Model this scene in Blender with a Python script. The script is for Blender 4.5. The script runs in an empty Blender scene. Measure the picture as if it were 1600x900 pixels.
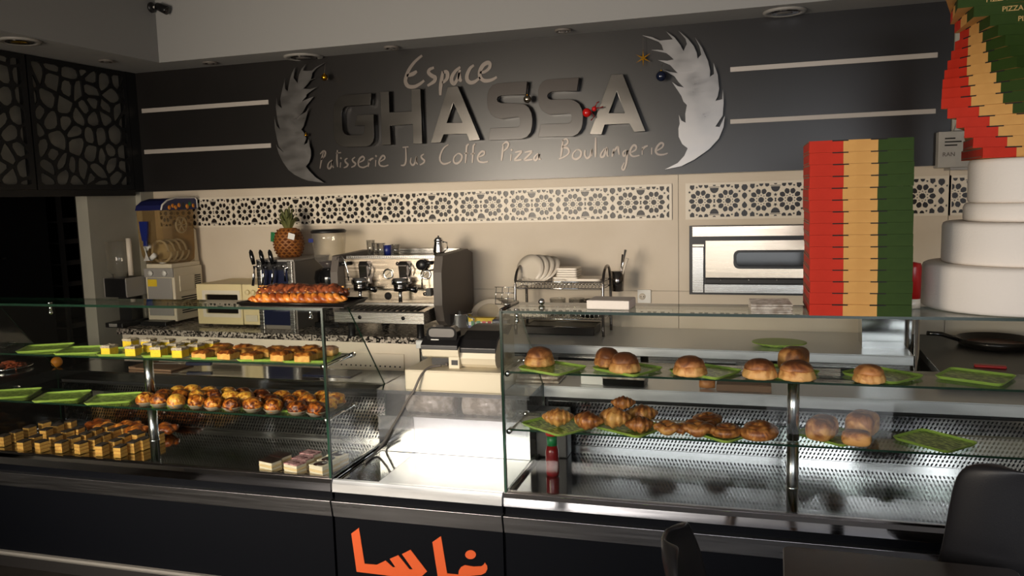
import bpy, bmesh, math, random
from mathutils import Vector, Matrix
random.seed(7)
PI = math.pi
SC = bpy.context.scene
COL = SC.collection
R_ = math.radians

# ------------------------------------------------------------------ camera
EYE = 1.82
FPX = 1267.0                       # focal length in pixels of the 1600x900 frame
def _n(v): return v.normalized()
AX = _n(Vector((3918., -39., 1267.)))
AZ = Vector((-300., 11050., 1267.)).normalized()
AZ = _n(AZ - AX * AX.dot(AZ))
AY = AZ.cross(AX)
ROT = Matrix((AX, AY, AZ))         # camera space -> world space
cam_d = bpy.data.cameras.new('camera')
cam_d.sensor_width = 36.0
cam_d.lens = FPX / 1600 * 36.0
cam_d.clip_start = 0.05
cam_d.clip_end = 200
cam = bpy.data.objects.new('camera', cam_d)
COL.objects.link(cam)
m4 = ROT.to_4x4(); m4.translation = Vector((0, 0, EYE))
cam.matrix_world = m4
SC.camera = cam

# ------------------------------------------------------------------ light
SC.view_settings.view_transform = 'Standard'
SC.view_settings.look = 'None'
SC.view_settings.gamma = 1
SC.view_settings.use_curve_mapping = False
SC.view_settings.exposure = 0.0
SC.cycles.transparent_max_bounces = 32
SC.cycles.max_bounces = 10
SC.cycles.diffuse_bounces = 4
SC.cycles.glossy_bounces = 5
SC.cycles.caustics_refractive = False
SC.cycles.sample_clamp_indirect = 6
SC.cycles.use_denoising = True

world = bpy.data.worlds.new('sky'); SC.world = world
world.use_nodes = True
wn = world.node_tree.nodes; wl = world.node_tree.links
wn.clear()
sky = wn.new('ShaderNodeTexSky'); sky.sky_type = 'NISHITA'
sky.sun_disc = False
SUN_EL = math.asin(.56/math.sqrt(.19**2+1+.56**2))
SUN_DIR = Vector((0.19, 1.0, -0.56)).normalized()     # travel direction of the light
sky.sun_elevation = SUN_EL
sky.sun_rotation = math.atan2(-SUN_DIR.x, -SUN_DIR.y)
bg = wn.new('ShaderNodeBackground'); bg.inputs[1].default_value = 0.11
wo = wn.new('ShaderNodeOutputWorld')
wl.new(sky.outputs[0], bg.inputs[0]); wl.new(bg.outputs[0], wo.inputs[0])

def lamp(name, kind, loc, energy, color, **k):
    d = bpy.data.lights.new(name, kind); d.energy = energy; d.color = color
    for a, b in k.items(): setattr(d, a, b)
    o = bpy.data.objects.new(name, d); COL.objects.link(o); o.location = loc
    return o
sun = lamp('sun', 'SUN', (-4, -6, 6), 7.0, (1.0, .93, .84), angle=R_(.6))
sun.rotation_euler = SUN_DIR.to_track_quat('-Z', 'Y').to_euler()
# daylight falling in through the glazed shop front (left bay and right bay)
day_l = lamp('daylight_left_bay', 'AREA', (-3.0, -.75, 1.62), 55, (1.0, .87, .71), shape='RECTANGLE', size=1.7, size_y=1.5, spread=R_(86))
day_l.rotation_euler = (Vector((-1.55, 5.05, 1.50)) - day_l.location).to_track_quat('-Z', 'Y').to_euler()
fill_left = lamp('fill_left_counter', 'AREA', (-2.7, -.75, 2.15), 6, (1.0, .90, .74), shape='RECTANGLE', size=1.6, size_y=.45, spread=R_(40))  # added fill lamp to brighten the left counter, no window of its own
fill_left.rotation_euler = (Vector((-2.75, 3.3, .85)) - fill_left.location).to_track_quat('-Z', 'Y').to_euler()
for nm, x, wd, en in (('daylight_middle_bay', -.55, 1.7, 10), ('daylight_right_bay', 1.15, 1.5, 20)):
    d_ = lamp(nm, 'AREA', (x, -.75, 1.62), en, (.95, .96, 1.0), shape='RECTANGLE', size=wd, size_y=1.5, spread=R_(110))
    d_.rotation_euler = Vector((0, 1, -.12)).to_track_quat('-Z', 'Y').to_euler()

# ------------------------------------------------------------------ pixel rays on real planes
def ray(px, py): return ROT @ Vector((px - 800., -(py - 450.), -FPX))
CAM = Vector((0, 0, EYE))
def on_y(px, py, y):
    d = ray(px, py); return CAM + d * (y / d.y)
def on_z(px, py, z):
    d = ray(px, py); return CAM + d * ((z - EYE) / d.z)
def on_x(px, py, x):
    d = ray(px, py); return CAM + d * (x / d.x)
TH = math.atan(.03)                # the display counters stand 1.7 degrees off the wall
CT, ST = math.cos(TH), math.sin(TH)
def F(u, v, z): return Vector((CT*u - ST*v, 3.03 + ST*u + CT*v, z))
def toF(p): return Vector((CT*p[0] + ST*(p[1]-3.03), -ST*p[0] + CT*(p[1]-3.03), p[2]))
def onf(px, py, v):                # point on the plane v = const of the counters, in counter coordinates
    d = ray(px, py); k = 3.03 + v / CT
    return toF(CAM + d * (k / (d.y - .03 * d.x)))
def onfz(px, py, z): return toF(on_z(px, py, z))

# ------------------------------------------------------------------ materials
def lin(v):
    v /= 255.0
    return v / 12.92 if v <= .04045 else ((v + .055) / 1.055) ** 2.4
def C(r, g, b): return (lin(r), lin(g), lin(b), 1)
MATS = {}
def newmat(name):
    m = bpy.data.materials.new(name); m.use_nodes = True
    n = m.node_tree.nodes; l = m.node_tree.links
    p = n['Principled BSDF']
    MATS[name] = m
    return m, n, l, p
def mat(name, col, rough=.5, metal=0., noise=None, bump=0., bscale=60., spec=.5, coat=0., aniso=None, emit=0):
    """plain material; noise = (other colour, scale, contrast) mixes a second colour in"""
    m, n, l, p = newmat(name)
    p.inputs['Base Color'].default_value = col
    p.inputs['Roughness'].default_value = rough
    p.inputs['Metallic'].default_value = metal
    p.inputs['Specular IOR Level'].default_value = spec
    p.inputs['Coat Weight'].default_value = coat
    if emit:
        p.inputs['Emission Color'].default_value = col; p.inputs['Emission Strength'].default_value = emit
    tc = n.new('ShaderNodeTexCoord')
    if noise:
        c2, sc, lo, hi = noise
        mp = n.new('ShaderNodeMapping'); l.new(tc.outputs['Object'], mp.inputs[0])
        if aniso: mp.inputs['Scale'].default_value = aniso
        nz = n.new('ShaderNodeTexNoise'); nz.inputs['Scale'].default_value = sc; nz.inputs['Detail'].default_value = 5
        l.new(mp.outputs[0], nz.inputs['Vector'])
        rp = n.new('ShaderNodeValToRGB')
        rp.color_ramp.elements[0].position = lo; rp.color_ramp.elements[0].color = col
        rp.color_ramp.elements[1].position = hi; rp.color_ramp.elements[1].color = c2
        l.new(nz.outputs[0], rp.inputs[0]); l.new(rp.outputs[0], p.inputs['Base Color'])
    if bump:
        nb = n.new('ShaderNodeTexNoise'); nb.inputs['Scale'].default_value = bscale; nb.inputs['Detail'].default_value = 4
        l.new(tc.outputs['Object'], nb.inputs['Vector'])
        b = n.new('ShaderNodeBump'); b.inputs['Strength'].default_value = bump; b.inputs['Distance'].default_value = .004
        l.new(nb.outputs[0], b.inputs['Height']); l.new(b.outputs[0], p.inputs['Normal'])
    return m
def steel(name, col, rough, scale=(1, 60, 60), amt=.05, metal=1.0):
    """brushed metal: roughness and tone streaked along one axis"""
    m, n, l, p = newmat(name)
    p.inputs['Metallic'].default_value = metal
    tc = n.new('ShaderNodeTexCoord'); mp = n.new('ShaderNodeMapping')
    mp.inputs['Scale'].default_value = scale
    l.new(tc.outputs['Object'], mp.inputs[0])
    nz = n.new('ShaderNodeTexNoise'); nz.inputs['Scale'].default_value = 3; nz.inputs['Detail'].default_value = 6
    l.new(mp.outputs[0], nz.inputs['Vector'])
    r = n.new('ShaderNodeMapRange'); r.inputs[1].default_value = .3; r.inputs[2].default_value = .7
    r.inputs[3].default_value = max(.02, rough - amt); r.inputs[4].default_value = rough + amt
    l.new(nz.outputs[0], r.inputs[0]); l.new(r.outputs[0], p.inputs['Roughness'])
    rp = n.new('ShaderNodeValToRGB')
    rp.color_ramp.elements[0].position = .3; rp.color_ramp.elements[0].color = (col[0]*.93, col[1]*.93, col[2]*.93, 1)
    rp.color_ramp.elements[1].position = .7; rp.color_ramp.elements[1].color = col
    l.new(nz.outputs[0], rp.inputs[0]); l.new(rp.outputs[0], p.inputs['Base Color'])
    return m
def pane(name, tint, f0=.032, rough=.0, power=5.0, dirt=0., dcol=(.8, .8, .8, 1)):
    """thin clear pane: transparent body with an angle-dependent mirror coat"""
    m, n, l, p = newmat(name)
    n.remove(p)
    out = n['Material Output']
    tr = n.new('ShaderNodeBsdfTransparent'); tr.inputs[0].default_value = tint
    gl = n.new('ShaderNodeBsdfGlossy'); gl.inputs['Roughness'].default_value = rough
    lw = n.new('ShaderNodeLayerWeight'); lw.inputs[0].default_value = .5
    pw = n.new('ShaderNodeMath'); pw.operation = 'POWER'; pw.inputs[1].default_value = power
    l.new(lw.outputs['Facing'], pw.inputs[0])
    ma = n.new('ShaderNodeMath'); ma.operation = 'MULTIPLY_ADD'; ma.inputs[1].default_value = 1 - f0; ma.inputs[2].default_value = f0
    l.new(pw.outputs[0], ma.inputs[0])
    mx = n.new('ShaderNodeMixShader'); l.new(ma.outputs[0], mx.inputs[0])
    l.new(tr.outputs[0], mx.inputs[1]); l.new(gl.outputs[0], mx.inputs[2])
    last = mx
    if dirt:
        df = n.new('ShaderNodeBsdfDiffuse'); df.inputs[0].default_value = dcol
        m2 = n.new('ShaderNodeMixShader'); m2.inputs[0].default_value = dirt
        l.new(mx.outputs[0], m2.inputs[1]); l.new(df.outputs[0], m2.inputs[2]); last = m2
    l.new(last.outputs[0], out.inputs[0])
    return m
def crust(name, dark, mid, light, scale=30, rough=.35, zg=0., zoff=0., relief=.004):
    """baked crust: noise through brown to golden, a shade of its own on every copy"""
    m, n, l, p = newmat(name)
    tc = n.new('ShaderNodeTexCoord'); oi = n.new('ShaderNodeObjectInfo')
    add = n.new('ShaderNodeVectorMath'); add.operation = 'ADD'
    l.new(tc.outputs['Object'], add.inputs[0]); l.new(oi.outputs['Location'], add.inputs[1])
    nz = n.new('ShaderNodeTexNoise'); nz.inputs['Scale'].default_value = scale; nz.inputs['Detail'].default_value = 6
    nz.inputs['Distortion'].default_value = .6
    l.new(add.outputs[0], nz.inputs['Vector'])
    m1 = n.new('ShaderNodeMath'); m1.operation = 'MULTIPLY_ADD'; m1.inputs[1].default_value = .28; m1.inputs[2].default_value = -.14
    l.new(oi.outputs['Random'], m1.inputs[0])
    m2 = n.new('ShaderNodeMath'); m2.operation = 'ADD'
    l.new(nz.outputs[0], m2.inputs[0]); l.new(m1.outputs[0], m2.inputs[1])
    if zg:
        sx = n.new('ShaderNodeSeparateXYZ'); l.new(tc.outputs['Generated'], sx.inputs[0])
        mz = n.new('ShaderNodeMath'); mz.operation = 'MULTIPLY_ADD'; mz.inputs[1].default_value = -zg; mz.inputs[2].default_value = zg/2 + zoff
        l.new(sx.outputs[2], mz.inputs[0]); m3 = n.new('ShaderNodeMath'); m3.operation = 'ADD'
        l.new(m2.outputs[0], m3.inputs[0]); l.new(mz.outputs[0], m3.inputs[1]); m2 = m3
    rp = n.new('ShaderNodeValToRGB')
    e = rp.color_ramp.elements
    e[0].position = .34; e[0].color = dark; e[1].position = .68; e[1].color = light
    x = e.new(.5); x.color = mid
    l.new(m2.outputs[0], rp.inputs[0]); l.new(rp.outputs[0], p.inputs['Base Color'])
    p.inputs['Roughness'].default_value = rough
    b = n.new('ShaderNodeBump'); b.inputs['Strength'].default_value = .5; b.inputs['Distance'].default_value = relief
    l.new(nz.outputs[0], b.inputs['Height']); l.new(b.outputs[0], p.inputs['Normal'])
    return m

mat('wall_paint', C(214, 200, 180), .55, noise=(C(205, 190, 168), 3, .3, .7), bump=.05, bscale=40)
mat('side_paint', C(176, 172, 158), .6, noise=(C(166, 162, 148), 4, .3, .7))
mat('ceiling_paint', C(146, 145, 143), .75, bump=.04, bscale=30)
mat('soffit_paint', C(120, 112, 104), .5, noise=(C(104, 98, 92), 5, .3, .7))
mat('bulkhead_laminate', C(27, 25, 24), .30, spec=.55, noise=(C(30, 27, 26), 6, .3, .7))
mat('black_lacquer', C(16, 17, 18), .35)
mat('lattice_black', C(17, 17, 18), .45)
mat('lattice_backing', C(150, 146, 134), .6, noise=(C(136, 132, 122), 4, .3, .7))
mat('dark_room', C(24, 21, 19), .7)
mat('floor_tile', C(58, 54, 50), .3, noise=(C(44, 41, 38), 8, .35, .65))
mat('lace_white', C(222, 210, 190), .4)
mat('dark_glass', C(30, 25, 23), .06, spec=.7)
mat('strip_grey', C(180, 172, 164), .45)
mat('letter_grey', C(118, 109, 102), .35, metal=.35)
steel('brushed_steel', (.62, .60, .57, 1), .26)
steel('letter_steel', (.125, .118, .11, 1), .24, scale=(.5, .5, 2.2), amt=.03)
steel('leaf_steel', (.25, .243, .24, 1), .33, scale=(2.5, 2.5, 5), amt=.06)
steel('counter_steel', (.60, .60, .60, 1), .13, scale=(1, 30, 30), amt=.05)
steel('deck_steel', (.46, .46, .46, 1), .09, scale=(2, 10, 10), amt=.03)
steel('worn_steel', (.70, .71, .72, 1), .34, scale=(2, 12, 12), amt=.05, metal=.68)
mat('smoked_acrylic', C(58, 51, 47), .22, spec=.5)
steel('rail_steel', (.62, .62, .66, 1), .08, scale=(1, 30, 30), amt=.04)
mat('lace_backing', C(34, 28, 25), .30, spec=.3)
steel('ledge_steel', (.46, .46, .48, 1), .32, scale=(1, 30, 30))
steel('warm_steel', (.70, .59, .47, 1), .24, scale=(1, 30, 30))
mat('chrome', (.75, .75, .75, 1), .08, metal=1)
mat('dark_chrome', (.22, .20, .19, 1), .18, metal=1)
mat('front_panel', C(7, 9, 15), .55, spec=.10)
mat('letter_orange', C(222, 92, 38), .5)
mat('black_plastic', C(24, 23, 24), .38)
mat('glossy_black', C(14, 14, 15), .12, spec=.7)
mat('dark_plastic', C(40, 38, 38), .5)
mat('grey_plastic', C(92, 84, 78), .5)
mat('cream_plastic', C(214, 203, 178), .45)
mat('cream_yellow_plastic', C(226, 208, 160), .45)
mat('cabinet_cream', C(238, 224, 204), .5)
steel('post_steel', (.55, .56, .57, 1), .24, scale=(30, 30, 1))
mat('white_plastic', C(225, 222, 214), .4)
mat('blue_plastic', C(28, 40, 110), .35)
mat('red_plastic', C(170, 28, 26), .35)
mat('green_plastic', C(30, 110, 62), .35)
mat('sauce_red', C(110, 18, 20), .25)
mat('yellow_sticker', C(224, 190, 40), .5)
mat('navy_panel', C(18, 24, 52), .3)
mat('fridge_grey', C(120, 112, 104), .5)
mat('ceramic', C(226, 214, 196), .3)
mat('paper_white', C(226, 224, 218), .7)
mat('foam_white', C(238, 228, 216), .75, bump=.25, bscale=130)
mat('card_grey', C(176, 172, 164), .7, noise=(C(160, 156, 150), 9, .3, .7))
mat('box_red', C(196, 50, 32), .6, spec=.12, noise=(C(186, 46, 29), 20, .3, .7))
mat('box_tan', C(212, 160, 92), .65, spec=.12, noise=(C(204, 152, 86), 20, .3, .7))
mat('box_green', C(50, 70, 26), .6, spec=.12, noise=(C(45, 64, 24), 20, .3, .7))
mat('box_print', C(196, 160, 96), .65)
mat('box_slot', C(18, 14, 10), .8)
mat('sponge_yellow', C(232, 190, 30), .8, noise=(C(245, 208, 60), 160, .35, .65), bump=.4, bscale=220)
mat('crumb_top', C(150, 132, 112), .85, noise=(C(196, 182, 164), 90, .4, .62), bump=.6, bscale=160)
mat('layer_sponge', C(214, 160, 76), .8, noise=(C(226, 178, 92), 120, .35, .65), bump=.3, bscale=200)
mat('layer_cream', C(196, 138, 66), .7)
mat('cocoa_glaze', C(50, 38, 32), .5, spec=.3, noise=(C(92, 82, 74), 60, .45, .7))
mat('choc_glaze', C(44, 24, 20), .2)
mat('pink_glaze', C(206, 158, 160), .35, noise=(C(110, 40, 52), 45, .52, .6))
mat('white_cream', C(232, 220, 196), .5)
mat('slice_sponge', C(222, 196, 150), .7)
mat('quiche_side', C(226, 176, 92), .7, noise=(C(206, 146, 66), 50, .35, .65))
crust('quiche_top', C(110, 54, 20), C(178, 104, 40), C(222, 160, 76), 45)
crust('muffin_crust', C(70, 28, 12), C(170, 92, 28), C(236, 178, 70), 52, .33, relief=.014)
crust('brioche_crust', C(104, 56, 28), C(150, 90, 48), C(196, 132, 76), 24, .5, .34, .04)
crust('loaf_crust', C(112, 64, 32), C(166, 104, 54), C(216, 158, 92), 24, .5, .42, .02)
crust('brioche_side', C(142, 84, 42), C(196, 132, 68), C(226, 172, 104), 34, .55, .30, .06)
crust('croissant_crust', C(108, 58, 26), C(172, 110, 54), C(214, 160, 90), 34, .42, .22)
crust('flaky_crust', C(124, 58, 18), C(190, 108, 38), C(226, 150, 66), 36, .35)
crust('twist_dark', C(30, 13, 9), C(74, 33, 19), C(142, 74, 42), 40, .32)
crust('twist_gold', C(134, 60, 18), C(202, 120, 42), C(236, 172, 88), 26, .38)
mat('paper_cup', C(132, 120, 102), .7)
mat('orange_fruit', C(222, 140, 40), .45, bump=.2, bscale=200)
mat('shredded_orange', C(176, 78, 30), .6, noise=(C(120, 46, 18), 40, .4, .6))
mat('mould_gold', C(190, 150, 40), .2, metal=.9)
mat('ball_gold', C(206, 150, 40), .18, metal=1)
mat('ball_silver', C(190, 180, 160), .12, metal=1)
mat('ball_blue', C(16, 24, 46), .15, spec=.7)
mat('ball_red', C(190, 20, 18), .18, spec=.7)
mat('chair_black', C(24, 23, 25), .42, bump=.1, bscale=300)
mat('table_dark', C(40, 33, 31), .32, noise=(C(50, 42, 38), 14, .3, .7))
mat('wood_leg', C(120, 84, 52), .5)
mat('cable_grey', C(92, 86, 80), .5)
mat('clear_film', C(200, 190, 176), .25, noise=(C(150, 136, 120), 30, .4, .6))
mat('pastry_tray', C(34, 30, 28), .3, metal=.6)
mat('pine_skin', C(150, 92, 34), .6)
mat('pine_eye', C(104, 56, 22), .55)
mat('pine_leaf', C(112, 112, 62), .55, noise=(C(84, 90, 48), 20, .3, .7))
mat('asphalt', C(120, 117, 112), .85, noise=(C(130, 126, 120), 12, .3, .7))
mat('facade', C(214, 196, 164), .8)
mat('added_awning_cloth', C(120, 60, 46), .8)
mat('frame_grey', C(150, 146, 140), .4)
mat('fruit_blue', C(32, 36, 86), .4)
mat('gauge_face', C(200, 186, 164), .3)
mat('bag_brown', C(120, 92, 70), .6)
mat('screen_grey', C(96, 92, 88), .25)
pane('clear_glass', (.96, .975, .965, 1))
pane('shelf_glass', (.90, .94, .915, 1), .05)
pane('acrylic', (.90, .88, .82, 1), .06, .05, dirt=.06)
pane('amber_bowl', (.80, .70, .52, 1), .05, .04, dirt=.22, dcol=C(170, 142, 100))
pane('plastic_sheet', (.93, .93, .95, 1), .08, .12, dirt=.08)
pane('tumbler', (.93, .93, .92, 1), .10, .02, power=2.2)
mat('glass_edge', C(20, 44, 32), .2, spec=.5)
mat('steel_hole', C(10, 10, 11), .7)

# granite worktop
m, n, l, p = newmat('granite')
tc = n.new('ShaderNodeTexCoord'); vo = n.new('ShaderNodeTexVoronoi'); vo.inputs['Scale'].default_value = 85
l.new(tc.outputs['Object'], vo.inputs['Vector'])
rp = n.new('ShaderNodeValToRGB'); e = rp.color_ramp.elements
e[0].position = .2; e[0].color = C(26, 23, 22); e[1].position = .75; e[1].color = C(190, 178, 166)
x = e.new(.45); x.color = C(84, 76, 70)
sp = n.new('ShaderNodeSeparateColor'); l.new(vo.outputs['Color'], sp.inputs[0])
l.new(sp.outputs[0], rp.inputs[0]); l.new(rp.outputs[0], p.inputs['Base Color']); p.inputs['Roughness'].default_value = .18
# green melamine tray with a leaf print
m, n, l, p = newmat('leaf_print')
tc = n.new('ShaderNodeTexCoord'); mp = n.new('ShaderNodeMapping'); mp.inputs['Scale'].default_value = (26, 78, 1); mp.inputs['Rotation'].default_value = (0, 0, .9)
l.new(tc.outputs['Object'], mp.inputs[0])
vo = n.new('ShaderNodeTexVoronoi'); vo.feature = 'DISTANCE_TO_EDGE'; vo.inputs['Scale'].default_value = 1
l.new(mp.outputs[0], vo.inputs['Vector'])
rp = n.new('ShaderNodeValToRGB'); e = rp.color_ramp.elements
e[0].position = .04; e[0].color = C(186, 210, 110); e[1].position = .20; e[1].color = C(60, 98, 24)
l.new(vo.outputs['Distance'], rp.inputs[0]); l.new(rp.outputs[0], p.inputs['Base Color']); p.inputs['Roughness'].default_value = .3
mat('tray_rim', C(150, 180, 78), .35)

# ------------------------------------------------------------------ mesh helpers
class MB:
    def __init__(s): s.v = []; s.f = []; s.m = []; s.sm = []
    def add(s, vs, fs, m=0, smooth=False):
        k = len(s.v); s.v += [tuple(v) for v in vs]
        for f in fs: s.f.append([i + k for i in f]); s.m.append(m); s.sm.append(smooth)
        return s
    def box(s, x0, x1, y0, y1, z0, z1, m=0):
        vs = [(x, y, z) for z in (z0, z1) for y in (y0, y1) for x in (x0, x1)]
        return s.add(vs, [(0, 2, 3, 1), (4, 5, 7, 6), (0, 1, 5, 4), (2, 6, 7, 3), (0, 4, 6, 2), (1, 3, 7, 5)], m)
    def prism(s, poly, axis, a, b, m=0, cap=None, smooth=False):
        """polygon (p, q) extruded along axis from a to b; x: (y,z), y: (x,z), z: (x,y)"""
        def P(p, t):
            return {'x': (t, p[0], p[1]), 'y': (p[0], t, p[1]), 'z': (p[0], p[1], t)}[axis]
        n = len(poly)
        vs = [P(p, a) for p in poly] + [P(p, b) for p in poly]
        s.add(vs, [(i, (i+1) % n, n + (i+1) % n, n + i) for i in range(n)], m, smooth)
        cm = m if cap is None else cap
        s.add([P(p, a) for p in poly], [tuple(range(n-1, -1, -1))], cm)
        s.add([P(p, b) for p in poly], [tuple(range(n))], cm)
        return s
    def lathe(s, prof, seg=20, c=(0, 0, 0), m=0, wob=None, smooth=True, sx=1, sy=1, axis='z'):
        vs = []; n = len(prof)
        for i in range(seg):
            a = 2 * PI * i / seg
            for j, (r, z) in enumerate(prof):
                k = wob(a, j, n) if wob else 1
                x, y, w = r*k*math.cos(a)*sx, r*k*math.sin(a)*sy, z
                p = {'z': (x, y, w), 'y': (x, w, y), 'x': (w, x, y)}[axis]
                vs.append((c[0]+p[0], c[1]+p[1], c[2]+p[2]))
        fs = []
        for i in range(seg):
            k = (i + 1) % seg
            for j in range(n - 1): fs.append((i*n+j, k*n+j, k*n+j+1, i*n+j+1))
        fs.append(tuple(i*n for i in range(seg-1, -1, -1))); fs.append(tuple(i*n+n-1 for i in range(seg)))
        return s.add(vs, fs, m, smooth)
    def cyl(s, c, r, h, seg=20, m=0, axis='z', r2=None, smooth=True):
        return s.lathe([(r, 0), (r if r2 is None else r2, h)], seg, c, m, axis=axis, smooth=smooth)
    def tube(s, pts, r, seg=8, m=0, closed=False, radii=None, flat=None):
        pts = [Vector(p) for p in pts]; n = len(pts); vs = []
        for i, p in enumerate(pts):
            t = (pts[(i+1) % n] if (closed or i < n-1) else p) - (pts[i-1] if (closed or i > 0) else p)
            t = t.normalized() if t.length > 1e-9 else Vector((0, 0, 1))
            up = Vector((0, 0, 1)) if abs(t.z) < .95 else Vector((0, 1, 0))
            a = t.cross(up).normalized(); b = a.cross(t)
            rr = radii[i] if radii else r
            for k in range(seg):
                q = 2*PI*k/seg
                vs.append(p + a*(rr*math.cos(q)) + b*(rr*math.sin(q)*(flat or 1)))
        fs = []
        for i in range(n if closed else n-1):
            j = (i+1) % n
            for k in range(seg):
                w = (k+1) % seg; fs.append((i*seg+k, i*seg+w, j*seg+w, j*seg+k))
        if not closed:
            fs.append(tuple(range(seg-1, -1, -1))); fs.append(tuple((n-1)*seg+k for k in range(seg)))
        return s.add(vs, fs, m, True)
    def ball(s, c, r, seg=16, m=0, sz=1.0):
        k = 8
        prof = [(max(1e-4, r*math.sin(PI*j/k)), -r*sz*math.cos(PI*j/k)) for j in range(k+1)]
        return s.lathe(prof, seg, c, m)
    def xf(s, mtx):
        s.v = [tuple(mtx @ Vector(v)) for v in s.v]; return s
    def mesh(s, name, mats):
        me = bpy.data.meshes.new(name)
        me.from_pydata(s.v, [], s.f)
        for q in (mats if isinstance(mats, (list, tuple)) else [mats]): me.materials.append(MATS[q])
        me.polygons.foreach_set('material_index', s.m); me.polygons.foreach_set('use_smooth', s.sm)
        bm = bmesh.new(); bm.from_mesh(me); bmesh.ops.recalc_face_normals(bm, faces=bm.faces)
        bm.to_mesh(me); bm.free(); me.update()
        return me
    def obj(s, name, mats, parent=None, loc=(0, 0, 0), rz=0, bevel=0, seg=2):
        return link(name, s.mesh(name, mats), parent, loc, rz, bevel, seg)
def link(name, me, parent=None, loc=(0, 0, 0), rz=0, bevel=0, seg=2):
    o = bpy.data.objects.new(name, me); COL.objects.link(o)
    o.location = loc; o.rotation_euler = (0, 0, rz)
    if parent: o.parent = parent
    if bevel:
        b = o.modifiers.new('bevel', 'BEVEL'); b.width = bevel; b.segments = seg; b.limit_method = 'ANGLE'; b.angle_limit = R_(40)
    return o
def tag(o, label, cat, group=None):
    o['label'] = label; o['category'] = cat
    if group: o['group'] = group
    return o
def thing(name, label, cat, loc=(0, 0, 0), rz=0, group=None):
    o = bpy.data.objects.new(name, None); COL.objects.link(o)
    o.empty_display_size = .05
    o.location = loc; o.rotation_euler = (0, 0, rz)
    return tag(o, label, cat, group)
def struct(o): o['kind'] = 'structure'; return o
def clone(root, label, loc, rz=0, group=None, scale=None):
    """copy of a thing with copies of its parts and sub-parts"""
    r = root.copy(); COL.objects.link(r); r.location = loc; r.rotation_euler = (0, 0, rz); r['label'] = label
    if group: r['group'] = group
    if scale: r.scale = scale
    for ch in list(root.children):
        c = ch.copy(); COL.objects.link(c); c.parent = r
        for g in list(ch.children):
            d = g.copy(); COL.objects.link(d); d.parent = c
    return r
def plate(name, polys, depth, mats, parent=None, loc=(0, 0, 0), rz=0, plane='xz', bevel=0.):
    """flat plate with holes: closed outlines (outer ones and holes) filled and given a depth"""
    cu = bpy.data.curves.new(name, 'CURVE'); cu.dimensions = '2D'; cu.fill_mode = 'BOTH'; cu.extrude = depth/2
    if bevel: cu.bevel_depth = bevel; cu.bevel_resolution = 1
    for pl in polys:
        sp = cu.splines.new('POLY'); sp.points.add(len(pl)-1); sp.use_cyclic_u = True
        for i, q in enumerate(pl): sp.points[i].co = (q[0], q[1], 0, 1)
    t = bpy.data.objects.new(name, cu); COL.objects.link(t)
    dg = bpy.context.evaluated_depsgraph_get()
    me = bpy.data.meshes.new_from_object(t.evaluated_get(dg))
    bpy.data.objects.remove(t); bpy.data.curves.remove(cu)
    me.name = name
    if plane == 'xz': me.transform(Matrix(((1, 0, 0, 0), (0, 0, -1, 0), (0, 1, 0, 0), (0, 0, 0, 1))))
    if plane == 'yz': me.transform(Matrix(((0, 0, 1, 0), (1, 0, 0, 0), (0, 1, 0, 0), (0, 0, 0, 1))))
    me.materials.clear()
    for q in (mats if isinstance(mats, (list, tuple)) else [mats]): me.materials.append(MATS[q])
    return link(name, me, parent, loc, rz)
def smooth_line(pts, k=5):
    """Catmull-Rom through the points"""
    if len(pts) < 3: return pts
    P = [pts[0]] + list(pts) + [pts[-1]]; out = []
    for i in range(1, len(P)-2):
        a, b, c, d = [Vector((*q, 0)) if len(q) == 2 else Vector(q) for q in P[i-1:i+3]]
        for j in range(k):
            t = j/k
            q = .5*((2*b) + (c-a)*t + (2*a-5*b+4*c-d)*t*t + (3*b-a-3*c+d)*t**3)
            out.append(tuple(q[:len(pts[0])]))
    out.append(tuple(pts[-1])); return out
def ribbon(mb, pts, w, y0, y1, taper=.55):
    """flat pen stroke standing in the xz plane between y0 and y1"""
    n = len(pts); L = []
    for i in range(n):
        a = Vector(pts[max(0, i-1)]); b = Vector(pts[min(n-1, i+1)]); t = (b-a)
        t = t.normalized() if t.length > 1e-9 else Vector((1, 0))
        q = Vector((-t.y, t.x)); k = i/max(1, n-1); ww = w/2*(taper + (1-taper)*math.sin(PI*min(1, max(0, k))))
        p = Vector(pts[i]); L.append((p+q*ww, p-q*ww))
    vs = []
    for a, b in L: vs += [(a.x, y0, a.y), (b.x, y0, b.y), (b.x, y1, b.y), (a.x, y1, a.y)]
    fs = []
    for i in range(n-1):
        k = i*4; j = k+4
        for e in range(4): fs.append((k+e, k+(e+1) % 4, j+(e+1) % 4, j+e))
    fs += [(3, 2, 1, 0), tuple((n-1)*4+e for e in range(4))]
    mb.add(vs, fs)
def text_mesh(name, body, size, depth, m, align='LEFT'):
    cu = bpy.data.curves.new(name, 'FONT'); cu.body = body; cu.size = size; cu.extrude = depth/2; cu.align_x = align
    cu.offset = size*.012
    t = bpy.data.objects.new(name, cu); COL.objects.link(t)
    dg = bpy.context.evaluated_depsgraph_get()
    me = bpy.data.meshes.new_from_object(t.evaluated_get(dg))
    bpy.data.objects.remove(t); bpy.data.curves.remove(cu)
    me.transform(Matrix(((1, 0, 0, 0), (0, 0, -1, 0), (0, 1, 0, 0), (0, 0, 0, 1))))
    me.materials.clear(); me.materials.append(MATS[m]); me.name = name
    return me
def rrect(x0, x1, y0, y1, r, k=4):
    out = []
    for cx, cy, a in ((x1-r, y1-r, 0), (x0+r, y1-r, 90), (x0+r, y0+r, 180), (x1-r, y0+r, 270)):
        for i in range(k+1):
            q = R_(a + 90*i/k); out.append((cx+r*math.cos(q), cy+r*math.sin(q)))
    return out
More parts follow.
